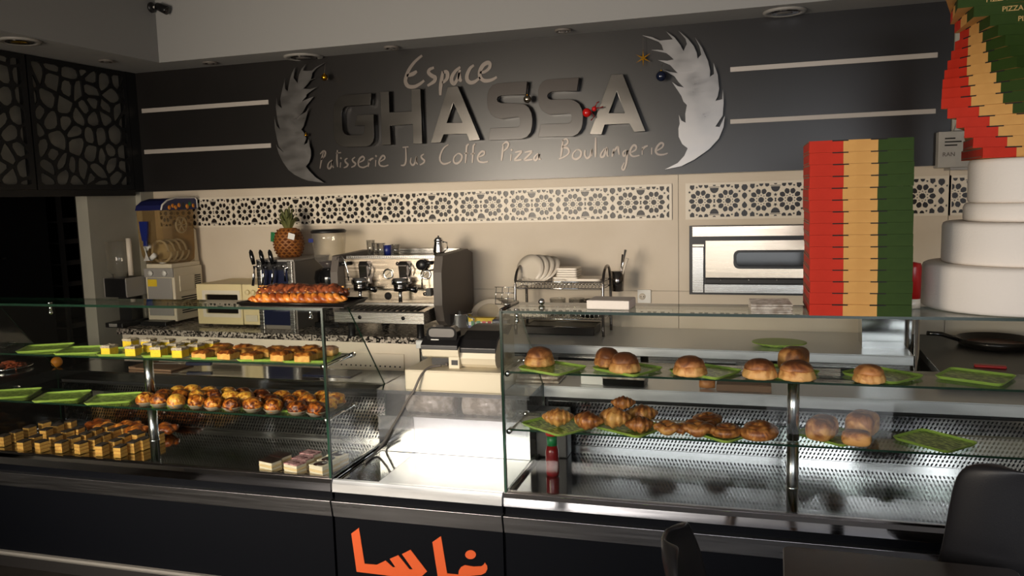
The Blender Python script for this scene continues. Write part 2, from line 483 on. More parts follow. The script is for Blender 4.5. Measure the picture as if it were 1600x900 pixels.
ORD = ['first', 'second', 'third', 'fourth', 'fifth', 'sixth', 'seventh', 'eighth', 'ninth', 'tenth', 'eleventh', 'twelfth', 'thirteenth', 'fourteenth', 'fifteenth', 'sixteenth']
# ================================================================== setting
XL, XR, YB, YF, YBF = -4.53, 2.0, 5.05, -.6, 4.95
ZC, ZS = 3.19, 2.78                # main ceiling, lowered border
ZFAS = 1.917                       # underside of the dark sign fascia
struct(MB().box(-8, XR, YF-.1, 6.6, -.06, 0).obj('floor', 'floor_tile'))
struct(MB().box(XL-.1, XR+.1, YF-.1, YB+.15, ZC, ZC+.08).obj('ceiling', 'ceiling_paint'))
XSO, YSO = -4.0, 4.66
struct(MB().box(XL, XSO, YF, YB, ZS, ZC).obj('trim_1', 'ceiling_paint'))
struct(MB().box(XSO, XR, YSO, YB, ZS, ZC).obj('trim_2', 'ceiling_paint'))
wb = struct(MB().box(XL-.1, XR+.1, YB+.009, YB+.12, 0, ZC).obj('wall_back', 'dark_room'))
XSEAM, ZSEAM, XJ = -.562, 1.202, .917
for x0, x1 in ((XL, XSEAM), (XSEAM, XJ), (XJ, XR)):
    for z0, z1 in ((0, ZSEAM), (ZSEAM, ZFAS+.02 if x1 < 1 else ZS)):
        MB().box(x0+.0015, x1-.0015, YB, YB+.009, z0+.001, z1-.001).obj('wall_panel', 'wall_paint', wb)
# left wall with the dark doorway
DOOR_Y0, DOOR_Y1, DOOR_Z = 2.3, 4.47, 1.90
poly = [(YF, 0), (DOOR_Y0, 0), (DOOR_Y0, DOOR_Z), (DOOR_Y1, DOOR_Z), (DOOR_Y1, 0), (YB, 0), (YB, ZC), (YF, ZC)]
struct(MB().prism(poly, 'x', XL-.1, XL).obj('wall_left', 'side_paint'))
struct(MB().box(XL, XL+.05, YB-.13, YB, 0, ZFAS).obj('trim_3', 'side_paint'))
struct(MB().box(XR, XR+.1, YF, YB, 0, ZC).obj('wall_right', 'wall_paint'))
# shop front behind the camera: wide open bay, awning and sun slot added to shape the sunlight
hole1 = [(-4.35, .80), (1.9, .80), (1.9, 2.42), (-4.35, 2.42)]
SLOT = (-2.56, -1.70, 2.62, 2.93)  # added opening, sized so the sun lands only on the steel well and rail
hole2 = [(SLOT[0], SLOT[2]), (SLOT[1], SLOT[2]), (SLOT[1], SLOT[3]), (SLOT[0], SLOT[3])]
struct(plate('wall_front', [[(XL-.1, 0), (XR+.1, 0), (XR+.1, ZC), (XL-.1, ZC)], hole1, hole2], .1, 'side_paint', loc=(0, YF-.05, 0)))
mb = MB()
for x in (-4.3, -2.7, -1.5, 1.55): mb.box(x-.04, x+.04, YF-.1, YF, .80, 2.42)
for x0, x1 in ((-4.3, -2.7), (-1.5, 1.55)): mb.box(x0, x1, YF-.08, YF-.02, 2.1, 2.16)
struct(mb.obj('window_1', 'frame_grey'))
struct(MB().box(-7, 4, -3.4, YF-.11, 2.48, 2.52).obj('trim_4', 'added_awning_cloth'))  # unseen awning, added to keep the sun out of the bay below
struct(MB().box(-30, 30, -40, YF-.1, -.08, -.02).obj('trim_5', 'asphalt'))
struct(MB().box(-30, 30, -15.5, -15, -.02, 4.5).obj('trim_6', 'facade'))
# dark room beyond the doorway
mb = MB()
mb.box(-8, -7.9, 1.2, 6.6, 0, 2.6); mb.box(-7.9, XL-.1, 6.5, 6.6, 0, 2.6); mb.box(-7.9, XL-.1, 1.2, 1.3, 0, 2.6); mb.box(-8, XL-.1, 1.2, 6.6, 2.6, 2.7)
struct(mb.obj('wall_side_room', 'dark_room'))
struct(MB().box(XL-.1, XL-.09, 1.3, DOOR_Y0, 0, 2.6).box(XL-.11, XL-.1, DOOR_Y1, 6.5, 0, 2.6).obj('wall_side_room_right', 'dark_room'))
# dark sign fascia
XFR = .897
struct(MB().box(XL, XFR, YBF, YB-.001, ZFAS, ZS).obj('trim_7', 'bulkhead_laminate'))
struct(MB().box(XL+.002, XL+.06, 4.86, YBF, ZFAS, ZS).obj('trim_8', 'lattice_black'))

# grey light strips on the fascia
for lab, a, b, c, d in (('upper left grey strip on the dark fascia', (222, 176), (420, 164), (420, 157), (222, 169)),
                        ('lower left grey strip on the dark fascia', (226, 240), (424, 232), (424, 225), (226, 233)),
                        ('upper right grey strip on the dark fascia', (1141, 111), (1465, 92), (1465, 84), (1141, 103)),
                        ('lower right grey strip on the dark fascia', (1141, 192.5), (1462, 179), (1462, 171), (1141, 185.5))):
    q = [on_y(*p, YBF) for p in (a, b, c, d)]
    x0 = (q[0].x + q[3].x)/2; x1 = (q[1].x+q[2].x)/2; z0 = (q[0].z+q[1].z)/2; z1 = (q[2].z+q[3].z)/2
    o = MB().box(x0, x1, YBF-.006, YBF, z0, z1).obj('grey_strip', 'strip_grey', bevel=.002)
    tag(o, lab, 'strip', 'grey strips on the fascia')

# ---- lattice screens over the doorway (cut from black board)
def clip(poly, nx, ny, d):
    out = []
    for i in range(len(poly)):
        a = poly[i]; b = poly[(i+1) % len(poly)]
        da = a[0]*nx + a[1]*ny - d; db = b[0]*nx + b[1]*ny - d
        if da <= 0: out.append(a)
        if (da < 0 < db) or (db < 0 < da):
            t = da/(da-db); out.append((a[0]+(b[0]-a[0])*t, a[1]+(b[1]-a[1])*t))
    return out
def chaikin(p, k=1):
    for _ in range(k):
        q = []
        for i in range(len(p)):
            a, b = p[i], p[(i+1) % len(p)]
            q += [(a[0]*.78+b[0]*.22, a[1]*.78+b[1]*.22), (a[0]*.22+b[0]*.78, a[1]*.22+b[1]*.78)]
        p = q
    return p
def voronoi_holes(w, h, nx, ny, gap, border, rnd):
    pts = []
    for i in range(nx):
        for j in range(ny):
            pts.append(((i+.5+rnd.uniform(-.46, .46))*w/nx, (j+.5+rnd.uniform(-.46, .46))*h/ny))
    out = []
    for i, a in enumerate(pts):
        g = gap*rnd.uniform(.8, 1.25)
        poly = [(border, border), (w-border, border), (w-border, h-border), (border, h-border)]
        for j, b in enumerate(pts):
            if i == j: continue
            dx, dy = b[0]-a[0], b[1]-a[1]; L = math.hypot(dx, dy); dx /= L; dy /= L
            poly = clip(poly, dx, dy, (a[0]+b[0])/2*dx + (a[1]+b[1])/2*dy - g/2)
            if len(poly) < 3: break
        if len(poly) >= 3:
            ar = abs(sum(poly[k][0]*poly[(k+1) % len(poly)][1]-poly[(k+1) % len(poly)][0]*poly[k][1] for k in range(len(poly))))/2
            if ar > .0006: out.append(chaikin(poly))
    return out
rnd = random.Random(11)
ZL0, ZL1 = 1.935, 2.775
for k, (y0, y1, lab) in enumerate(((4.03, 4.855, 'black lattice screen over the dark doorway, the one touching the fascia'),
                                   (3.20, 4.02, 'black lattice screen over the dark doorway, cut by the left picture edge'))):
    t = thing('lattice_screen', lab, 'screen', (XL+.055, y0, ZL0), 0, 'lattice screens')
    w, h = y1-y0, ZL1-ZL0
    plate('cut_sheet', [[(0, 0), (w, 0), (w, h), (0, h)]] + voronoi_holes(w, h, 7, 8, .018, .032, rnd), .012, 'lattice_black', t, plane='yz')
    MB().box(-.054, -.045, 0, w, 0, h).obj('backing_board', 'lattice_backing', t)
    for yy in (0, w-.02): MB().box(-.045, -.006, yy, yy+.02, 0, h).obj('spacer', 'lattice_black', t)
struct(MB().box(XL+.001, XL+.06, DOOR_Y0, 4.86, DOOR_Z-.01, ZL0-.002).obj('trim_9', 'lattice_black'))

# ---- ceiling spots
def ring_spot(px, py, z, r, lab):
    p = on_z(px, py, z)
    t = thing('ceiling_spot', lab, 'ceiling light', (p.x, p.y, z), 0, 'round ceiling spots')
    MB().lathe([(r*.72, -.002), (r*.74, -.012), (r*.93, -.014), (r, -.006), (r, -.0005)], 32).obj('trim_ring', 'frame_grey' if r > .08 else 'soffit_paint', t)
    MB().lathe([(.001, -.016), (r*.36, -.015), (r*.38, -.010)], 24).obj('lamp_disc', 'mould_gold' if px < 100 else 'screen_grey', t)
    MB().lathe([(r*.44, -.013), (r*.62, -.013), (r*.64, -.011)], 28).obj('reflector', 'dark_chrome', t)
    return t
ring_spot(30, 63, ZS, .115, 'large round recessed spot in the left soffit above the lattice screen')
ring_spot(474, 88, ZS, .13, 'large round recessed spot above the left metal wheat ear')
ring_spot(1226, 17, ZS, .115, 'large round recessed spot above the upper right grey strip')
ring_spot(166, 94, ZS, .05, 'small round spot in the left soffit near the corner')
ring_spot(328, 97, ZS, .05, 'small round spot over the upper left grey strip')
ring_spot(612, 73, ZS, .05, 'small round spot in the soffit over the letter H')
ring_spot(880, 46, ZS, .05, 'small round spot in the soffit over the second letter S')

# ---- security camera on the corner of the soffit
p = on_y(213, 16, YSO-.02)
t = thing('security_camera', 'small black bullet security camera at the soffit corner', 'camera', (XSO, p.y-.02, p.z))
MB().lathe([(.001, 0), (.034, 0), (.034, .012), (.018, .022), (.001, .022)], 20, axis='x').obj('mount_plate', 'black_plastic', t)
MB().tube([(.02, 0, 0), (.05, 0, .004), (.075, -.004, .0)], .008).obj('arm', 'white_plastic', t)
MB().lathe([(.001, 0), (.024, 0), (.027, .03), (.029, .085), (.024, .09), (.001, .09)], 20, axis='x').xf(Matrix.Translation((.055, -.004, .004)) @ Matrix.Rotation(R_(25), 4, 'Y')).obj('camera_body', 'glossy_black', t)
MB().lathe([(.001, .088), (.018, .088), (.018, .093), (.001, .093)], 16, axis='x').xf(Matrix.Translation((.055, -.004, .004)) @ Matrix.Rotation(R_(25), 4, 'Y')).obj('lens', 'dark_glass', t)

# ---- sign on the fascia
def crop(pts, x0, y0, s): return [(x0 + x/s, y0 + y/s) for x, y in pts]
def wallpts(pts, y): 
    return [(q.x, q.z) for q in (on_y(px, py, y) for px, py in pts)]
LETTERS = [
 ('G', 510, 100, 5.926, [(415,272),(290,280),(190,285),(150,293),(112,315),(82,350),(67,400),(64,520),(66,640),(74,690),(95,728),(125,755),(165,768),(270,766),(370,763),(405,750),(430,720),(440,680),(438,570),(435,468),(360,470),(285,475),(265,570),(355,568),(353,615),(345,645),(325,658),(195,660),(165,645),(148,610),(142,530),(140,450),(150,415),(172,393),(205,387),(300,382),(405,376)], None),
 ('H', 510, 100, 5.926, [(500,260),(577,255),(582,450),(790,440),(788,235),(868,230),(885,735),(805,738),(800,555),(585,570),(595,745),(515,748)], None),
 ('A', 510, 100, 5.926, [(1125,215),(1215,207),(1420,700),(1325,710),(1300,645),(1085,650),(1055,725),(968,728)], [(1174,352),(1112,548),(1262,545)]),
 ('S', 740, 100, 5.714, [(475,158),(340,166),(210,175),(170,190),(140,225),(125,270),(122,330),(130,395),(155,445),(190,475),(245,490),(395,468),(413,485),(418,520),(412,550),(395,565),(270,570),(150,575),(135,680),(285,676),(430,668),(475,650),(508,610),(520,560),(524,500),(515,440),(490,388),(450,358),(350,352),(245,350),(215,338),(206,315),(215,292),(245,280),(355,276),(465,272)], None),
 ('S', 740, 100, 5.714, [(938,122),(800,131),(660,140),(618,158),(590,195),(578,240),(576,310),(586,370),(610,410),(645,435),(675,450),(770,445),(862,438),(878,460),(878,495),(868,520),(850,530),(725,536),(600,540),(578,650),(735,648),(885,645),(930,622),(960,580),(972,530),(976,470),(966,405),(940,355),(895,325),(850,315),(770,317),(690,320),(662,306),(655,285),(665,262),(695,245),(810,241),(920,238)], None),
 ('A', 740, 100, 5.714, [(1230,98),(1330,92),(1530,598),(1435,605),(1390,530),(1170,540),(1140,628),(1037,625)], [(1278,237),(1205,440),(1352,440)]),
]
sign = thing('shop_sign', 'large brushed steel block letters GHASSA standing off the dark fascia', 'sign', (-1.9, YBF, 2.2))
DL = .055
for i, (ch, x0, y0, s, outl, hole) in enumerate(LETTERS):
    yf = YBF - DL
    polys = [[(x+1.9, z-2.2) for x, z in wallpts(crop(q, x0, y0, s), yf)] for q in ([outl] + ([hole] if hole else []))]
    o = plate('block_letter', polys, DL-.002, 'smoked_acrylic' if ch == 'S' else 'letter_steel', sign, loc=(0, -DL/2, 0), bevel=.0012)
    o['label'] = ['steel letter G', 'steel letter H', 'steel letter A, the first one', 'smoky dark letter S, the first one', 'smoky dark letter S, the second one', 'steel letter A at the end'][i]
def strokes(x0, y0, s, lst): return [crop(q, x0, y0, s) for q in lst]
def script_word(word, lab, st, w):
    Y = YBF
    allp = [wallpts(q, Y) for q in st]
    cx = sum(p[0] for q in allp for p in q)/sum(len(q) for q in allp); cz = min(p[1] for q in allp for p in q)
    t = MB()
    for q in allp:
        q = [(x-cx, z-cz) for x, z in q]
        if len(q) == 1:
            c = q[0]; q = [(c[0]-.004, c[1]-.004), (c[0]+.004, c[1]+.004)]
            ribbon(t, q, w*1.1, -.005, -.0005, .9)
        else: ribbon(t, smooth_line(q, 5), w, -.005, -.0005)
    o = t.obj('hand_lettering', 'letter_grey', loc=(cx, Y, cz))
    tag(o, lab, 'lettering', 'handwritten words on the fascia')
E1 = strokes(400, 40, 3.4625, [[(900,162),(862,195),(832,235),(815,275),(811,305),(825,328),(858,331),(890,315),(912,297)], [(817,272),(850,262),(872,247)]])
E2 = strokes(640, 40, 8.18, [[(315,538),(265,558),(245,598),(285,640),(330,665),(322,708),(280,742),(232,770)],
     [(430,582),(415,680),(400,790),(395,890)], [(430,602),(470,590),(490,625),(478,685),(420,735)],
     [(652,532),(590,582),(545,655),(543,715),(572,742),(608,695),(648,565)], [(640,600),(642,680),(670,712)],
     [(825,508),(775,550),(738,635),(742,698),(782,730),(842,715),(905,665)],
     [(900,600),(962,592),(1020,545),(1030,492),(1000,475),(942,510),(903,585),(905,655),(950,702),(1018,704),(1075,685),(1117,658)]])
script_word('Espace', 'handwritten word Espace above the steel letters', E1 + E2, .026)
P5 = lambda l: strokes(490, 220, 5.517, l)
script_word('Patisserie', 'handwritten word Patisserie below the letter G', P5([
 [(88,95),(72,165),(58,240)], [(60,115),(85,90),(105,97),(98,130),(68,165)],
 [(165,165),(135,190),(125,225),(140,240),(160,212),(166,172),(167,215),(178,233)],
 [(208,80),(204,160),(210,226)], [(195,107),(240,101)], [(236,185),(232,232)], [(239,150)],
 [(295,150),(275,165),(280,185),(298,203),(288,222),(263,233)], [(360,142),(338,160),(345,180),(365,197),(355,216),(328,228)],
 [(393,187),(430,170),(440,150),(425,136),(400,155),(388,190),(398,220),(430,230),(468,214)],
 [(480,160),(478,195),(474,225)], [(477,188),(495,160),(520,150)], [(540,165),(536,222)], [(542,132)],
 [(573,181),(610,160),(618,140),(600,128),(580,150),(568,185),(578,212),(610,220),(647,209)]]), .013)
script_word('Jus', 'handwritten word Jus below the steel letters', P5([
 [(770,57),(820,52)], [(797,56),(800,130),(797,185),(782,210),(755,212)],
 [(845,145),(838,185),(855,210),(878,190),(890,140),(890,188),(902,202)], [(955,115),(932,130),(937,152),(958,170),(948,192),(918,208)]]), .013)
script_word('Coffe', 'handwritten word Coffe below the first S', P5([
 [(1165,33),(1125,62),(1097,118),(1093,168),(1118,198),(1155,195),(1187,180)],
 [(1245,110),(1215,140),(1211,180),(1235,196),(1268,175),(1282,135),(1265,113),(1245,110)],
 [(1342,30),(1323,45),(1318,110),(1311,192)], [(1300,110),(1335,105)],
 [(1397,28),(1380,45),(1376,110),(1370,190)], [(1355,115),(1395,108)],
 [(1422,141),(1465,123),(1476,100),(1456,92),(1430,115),(1417,150),(1430,178),(1465,186),(1507,178)]]), .013)
P6 = lambda l: strokes(760, 210, 5.333, l)
script_word('Pizza', 'handwritten word Pizza below the second S', P6([
 [(142,85),(136,150),(128,220)], [(133,92),(165,65),(186,80),(175,112),(142,142)], [(209,165),(205,220)], [(212,130)],
 [(240,150),(295,141),(265,180),(238,215),(296,211)], [(320,150),(380,141),(350,178),(320,214),(386,209)],
 [(432,158),(405,185),(398,208),(415,214),(435,188),(441,165),(441,203),(456,206)]]), .013)
script_word('Boulangerie', 'handwritten word Boulangerie below the last steel A', P6([
 [(641,45),(632,115),(622,190)], [(630,58),(663,38),(681,58),(668,85),(640,104),(680,117),(690,150),(660,182),(605,206)],
 [(755,128),(726,155),(721,193),(750,207),(783,185),(791,150),(776,130),(755,128)],
 [(825,130),(821,170),(840,199),(866,180),(880,125),(881,183)], [(912,25),(911,110),(910,190)],
 [(987,118),(957,160),(957,188),(982,178),(1005,112),(1008,172),(1022,183)],
 [(1062,120),(1056,155),(1048,186)], [(1056,160),(1078,122),(1097,106),(1103,140),(1109,172)],
 [(1165,130),(1141,150),(1145,180),(1168,165),(1176,133),(1168,230),(1148,293),(1130,282),(1150,235)],
 [(1203,152),(1243,130),(1250,103),(1230,90),(1206,120),(1199,160),(1225,183),(1276,174)],
 [(1301,105),(1299,170)], [(1300,132),(1318,107),(1346,95)], [(1379,110),(1378,167)],
 [(1420,136),(1464,110),(1475,82),(1455,72),(1426,100),(1411,140),(1430,166),(1470,169),(1511,157)]]), .013)

# ---- metal wheat ears either side of the letters
EAR_L = [(395,35),(335,66),(302,92),(270,94),(240,92),(262,45),(232,78),(213,120),(203,180),(175,142),(187,66),(165,105),(150,150),(133,238),(116,222),(112,170),(118,138),(98,215),(82,290),(92,358),(64,330),(57,275),(50,350),(62,440),(80,506),(55,480),(40,415),(44,500),(58,570),(72,625),(102,663),(80,655),(52,612),(72,675),(98,730),(140,790),(185,825),(235,850),(280,866),(388,880),(330,842),(285,795),(262,765),(285,735),(298,690),(297,655),(288,620),(281,566),(272,600),(248,613),(263,570),(256,538),(230,506),(246,480),(258,440),(284,350),(262,382),(218,406),(240,385),(262,340),(318,273),(280,288),(234,308),(255,285),(270,255),(340,207),(290,222),(244,218),(270,190),(290,162),(358,132),(318,148),(297,154),(306,108),(335,75)]
EAR_R = [(55,60),(112,70),(160,92),(200,88),(240,84),(200,37),(250,72),(285,118),(305,156),(326,112),(318,82),(275,32),(330,78),(368,125),(386,165),(391,202),(414,178),(402,125),(375,72),(420,138),(455,218),(468,275),(467,312),(492,296),(488,227),(514,298),(523,385),(515,430),(500,461),(542,450),(546,392),(551,470),(545,550),(500,617),(526,620),(557,552),(550,620),(522,690),(462,755),(370,820),(290,860),(192,879),(270,840),(310,796),(331,750),(298,725),(276,680),(274,630),(282,600),(277,547),(291,580),(318,594),(316,540),(326,486),(305,465),(292,430),(262,385),(235,345),(270,370),(308,379),(275,345),(250,310),(180,270),(222,283),(270,291),(245,265),(222,240),(150,211),(205,215),(246,207),(222,185),(200,168),(110,149),(150,148),(183,152),(172,120),(155,100)]
BASE_L = [(60,628),(102,663),(170,640),(230,628),(288,620),(298,655),(298,690),(285,735),(262,765),(285,795),(330,842),(388,880),(280,866),(235,850),(185,825),(140,790),(98,730),(72,675)]
BASE_R = [(275,628),(300,610),(360,606),(440,612),(500,617),(526,620),(557,556),(550,620),(522,690),(462,755),(370,820),(290,860),(192,879),(270,840),(310,796),(331,750),(298,725),(276,680)]
for nm, ear, base, x0, y0, s, lab in (('wheat_ear', EAR_L, BASE_L, 420, 90, 4.5, 'brushed metal wheat ear on the fascia left of the steel letter G'),
                                 ('wheat_ear', EAR_R, BASE_R, 990, 40, 3.9125, 'brushed metal wheat ear on the fascia right of the last steel letter')):
    Y = YBF - .03
    q = wallpts(crop(ear, x0, y0, s), Y); b = wallpts(crop(base, x0, y0, s), Y - .006)
    cx = sum(p[0] for p in q)/len(q); cz = min(p[1] for p in q)
    t = thing(nm, lab, 'ornament', (cx, YBF, cz), 0, 'metal wheat ears')
    plate('ear_plate', [[(x-cx, z-cz) for x, z in q]], .004, 'leaf_steel', t, loc=(0, -.03, 0))
    plate('stem_plate', [[(x-cx, z-cz) for x, z in b]], .004, 'leaf_steel', t, loc=(0, -.037, 0))
    # overlapping leaf plates up the ear
    zs = [p[1] for p in q]; z0, z1 = min(zs), max(zs)
    mb = MB()
    for k in range(3):
        zz = z1 - cz - .2 - k*.14; xc = sum(p[0] for p in q if abs(p[1]-cz-zz) < .09)/max(1, len([1 for p in q if abs(p[1]-cz-zz) < .09])) - cx
        arc = [(xc + .075*math.cos(a), zz + .035*math.sin(a) + .012*k) for a in [PI*(1.1 + .8*j/8) for j in range(9)]]
        mb = MB(); ribbon(mb, arc, .006, -.0335, -.0322); mb.obj('leaf_rib', 'leaf_steel', t)
    for x, k in ((0, .5), (.02, .25)): MB().cyl((x, -.028, k*(z1-z0)), .008, .0275, 10, axis='y').obj('standoff', 'dark_chrome', t)

# ---- ornaments hung on the sign
def bauble(px, py, r, m, lab, string=0., off=.075):
    p = on_y(px, py, YBF-off)
    t = thing('bauble', lab, 'ornament', (p.x, p.y, p.z - r))
    MB().ball((0, 0, r), r).obj('ball', m, t)
    MB().cyl((0, 0, 2*r-.002), r*.22, .008, 10).obj('cap', 'mould_gold', t)
    if string: MB().tube([(0, 0, 2*r+.005), (0.002, .02, 2*r+string)], .0012, 5).obj('string', 'grey_plastic', t)
bauble(507, 121, .022, 'ball_gold', 'small gold bauble hanging from the left wheat ear tip', .08)
bauble(478, 211, .011, 'ball_gold', 'tiny gold bauble low on the left wheat ear', 0, .046)
bauble(1033, 119, .030, 'ball_blue', 'dark blue bauble hanging on the right wheat ear', .04)
bauble(824, 155, .024, 'ball_silver', 'silver bauble hanging from the first steel S', .06)
p = on_y(1005, 91, YBF-.04)
t = thing('star_ornament', 'thin gold star hanging beside the right wheat ear', 'ornament', (p.x, p.y, p.z))
mb = MB()
for k in range(6):
    a = PI/2 + k*PI/3; L = .05
    mb.prism([(L*math.cos(a), L*math.sin(a)), (.008*math.cos(a+.6), .008*math.sin(a+.6)), (0, 0), (.008*math.cos(a-.6), .008*math.sin(a-.6))], 'y', -.003, .003)
mb.obj('star', 'ball_gold', t); MB().tube([(0, 0, .05), (0, 0, .12)], .001, 5).obj('string', 'grey_plastic', t)
p = on_y(917, 176, YBF-.09)
t = thing('red_figurine', 'small red ball figure hanging between the second steel S and the last A', 'ornament', (p.x, p.y, p.z-.026))
MB().ball((0, 0, .026), .027).obj('body', 'ball_red', t)
MB().ball((.045, 0, .046), .015).obj('head', 'ball_red', t)
MB().tube([(.03, 0, .03), (.045, 0, .0), (.025, 0, -.02)], .004, 6).tube([(.05, 0, .055), (.062, 0, .08), (.075, 0, .085)], .004, 6).tube([(.05, 0, .05), (.08, 0, .05), (.1, 0, .055)], .004, 6).obj('limb', 'sauce_red', t)

# ---- pierced strip of star tracery in the wall
def regular(cx, cy, r, n, a0=0., r2=None):
    out = []
    for i in range(n * (2 if r2 else 1)):
        a = a0 + (PI*i/n if r2 else 2*PI*i/n); rr = r if (not r2 or i % 2 == 0) else r2
        out.append((cx+rr*math.cos(a), cy+rr*math.sin(a)))
    return out
def polar(cx, cy, lst, a0):
    return [(cx+r*math.cos(a0+R_(d)), cy+r*math.sin(a0+R_(d))) for r, d in lst]
PER, HH = .350, .196
def lace_tile(x):
    H_ = []; dx = .0805
    for s in (-1, 1):
        cx = x + s*dx
        H_.append(regular(cx, 0, .0185, 10, 0, .0145))
        for k in range(10):
            a = R_(36*k)
            H_.append(polar(cx, 0, [(.0315, 0), (.0265, 9), (.0235, 0), (.0265, -9)], a + R_(18)))
            H_.append(polar(cx, 0, [(.033, 0), (.043, 15.5), (.056, 15.2), (.063, 10), (.069, 0), (.063, -10), (.056, -15.2), (.043, -15.5)], a))
        for t in (-1, 1):
            H_.append([(cx-.013, t*.096), (cx+.013, t*.096), (cx+.009, t*.084), (cx, t*.079), (cx-.009, t*.084)])
            H_.append([(cx-s*.020, t*.096), (cx-s*.044, t*.096), (cx-s*.046, t*.084), (cx-s*.034, t*.076), (cx-s*.024, t*.080)])
            H_.append([(cx+s*.036, t*.096), (cx+s*.062, t*.096), (cx+s*.064, t*.080), (cx+s*.050, t*.066), (cx+s*.038, t*.074)])
            H_.append(regular(cx+s*.0225, t*.0825, .0080, 5, t*PI/2, .0040))
            H_.append(regular(cx+s*.0655, t*.0545, .0092, 5, t*PI/2, .0043))
    for t in (-1, 1):
        H_.append([(x + .026*math.cos(a), t*(.078 - .032*math.sin(a))) for a in [PI*j/10 for j in range(11)]][::t])
        H_.append([(x-.030, t*.0815), (x-.030, t*.085), (x+.030, t*.085), (x+.030, t*.0815)])
        H_.append([(x-.010, t*.096), (x+.010, t*.096), (x+.006, t*.089), (x-.006, t*.089)])
        H_.append(regular(x, t*.029, .0125, 5, t*PI/2, .0055))
        e = x + PER/2
        H_.append([(e, t*.006), (e+.014, t*.022), (e+.0155, t*.032), (e+.010, t*.042), (e, t*.047), (e-.010, t*.042), (e-.0155, t*.032), (e-.014, t*.022)])
        H_.append([(e, t*.053), (e+.016, t*.068), (e+.018, t*.082), (e+.010, t*.094), (e-.010, t*.094), (e-.018, t*.082), (e-.016, t*.068)])
    H_.append([(x-.006, .011), (x+.006, .011), (x+.0035, 0), (x+.006, -.011), (x-.006, -.011), (x-.0035, 0)])
    return H_
def lace(x0, x1, zc, lab, phase):
    t = thing('pierced_strip', lab, 'wall panel', (x0, YB, zc-HH/2))
    holes = []
    k = 0
    for i in range(-1, int((x1-x0)/PER)+3):
        for hle in lace_tile(i*PER + phase):
            c = hle; a0 = abs(sum(c[k][0]*c[(k+1) % len(c)][1]-c[(k+1) % len(c)][0]*c[k][1] for k in range(len(c))))
            for nx, ny, d in ((-1, 0, -.004), (1, 0, x1-x0-.004)): c = clip(c, nx, ny, d) if len(c) >= 3 else c
            if len(c) >= 3 and abs(sum(c[k][0]*c[(k+1) % len(c)][1]-c[(k+1) % len(c)][0]*c[k][1] for k in range(len(c)))) > .3*a0: holes.append([(px, py+HH/2) for px, py in c])
    plate('tracery', [[(-.012, -.012), (x1-x0+.012, -.012), (x1-x0+.012, HH+.012), (-.012, HH+.012)]] + holes, .006, 'lace_white', t, loc=(0, -.008, 0))
    MB().box(-.010, x1-x0+.010, -.0045, -.0005, -.010, HH+.010).obj('backing_glass', 'lace_backing', t)
lace(-4.43, -.612, 1.752, 'pierced star tracery strip in the wall left of the seam', .14)
lace(-.506, .912, 1.752, 'pierced star tracery strip above the deck oven', .158)
lace(.925, 1.9, 1.752, 'pierced star tracery strip beside the foam tower', .1)

# ---- wall socket
p = on_y(1007, 463, YB)
t = thing('wall_socket', 'white wall socket between dish rack and oven', 'socket', (p.x, YB, p.z-.042))
MB().box(-.042, .042, -.012, 0, 0, .085).obj('cover_plate', 'white_plastic', t, bevel=.003)
MB().cyl((-.012, -.0125, .042), .021, .003, 20, axis='y').obj('socket_insert', 'ceramic', t)
MB().cyl((-.02, -.014, .042), .003, .003, 8, axis='y').cyl((-.004, -.014, .042), .003, .003, 8, axis='y').obj('socket_hole', 'box_slot', t)

# ---- deck oven set into the wall
a = on_y(1080, 354, YB-.03); b = on_y(1080, 457, YB-.03)
w = 2*(on_y(1207, 400, YB-.03).x - a.x); h = a.z - b.z; x0 = a.x
t = thing('deck_oven', 'stainless steel deck oven with a small round-cornered window in the wall', 'oven', (x0, YB-.03, b.z))
def OV(px, py): q = on_y(px, py, YB-.03); return q.x-x0, q.z-b.z
MB().box(-.012, w+.012, .004, .028, -.012, h+.004).obj('oven_case', 'black_plastic', t)
x_in, zt1 = OV(1101, 373); _, zb1 = OV(1101, 442)
MB().box(.006, w-.006, -.006, .004, zt1+.012, h).obj('top_panel', 'warm_steel', t, bevel=.002)
_, zgap = OV(1080, 383)
for xx in (.006, w-x_in+.006): MB().box(xx, xx+x_in-.012, -.006, .004, 0, zgap-.012).obj('side_panel', 'brushed_steel', t, bevel=.002)
MB().box(.008, x_in-.004, -.005, .004, zgap-.008, zgap+.004).obj('vent_slot', 'warm_steel', t)
_, zb2 = OV(1101, 443)
MB().box(x_in-.002, w-x_in+.002, -.006, .004, 0, zb2-.003).obj('bottom_panel', 'brushed_steel', t, bevel=.002)
xd0, zd1 = OV(1103, 376); _, zd0 = OV(1103, 433)
wx0, wz1 = OV(1147, 391); wx1, wz0 = OV(1263, 419)
d = plate('oven_door', [[(xd0, zd0), (w-xd0, zd0), (w-xd0, zd1), (xd0, zd1)], rrect(wx0, wx1, wz0, wz1, .03)], .02, 'warm_steel', t, loc=(0, -.012, 0), bevel=.001)
plate('window_gasket', [rrect(wx0-.002, wx1+.002, wz0-.002, wz1+.002, .032), rrect(wx0+.014, wx1-.014, wz0+.012, wz1-.012, .022)], .008, 'black_plastic', d, loc=(0, -.010, 0))
MB().box(wx0, wx1, -.004, -.001, wz0, wz1).obj('window_glass', 'dark_glass', d)
MB().box(xd0, w-xd0, -.03, -.004, zb2+.002, zd0-.006).obj('handle_bar', 'dark_plastic', t, bevel=.004)
mb = MB()
for i in range(4): mb.cyl((xd0+.09+i*.16, -.034, zd0-.012), .004, .03, 8, axis='y')
mb.obj('screw', 'chrome', t)
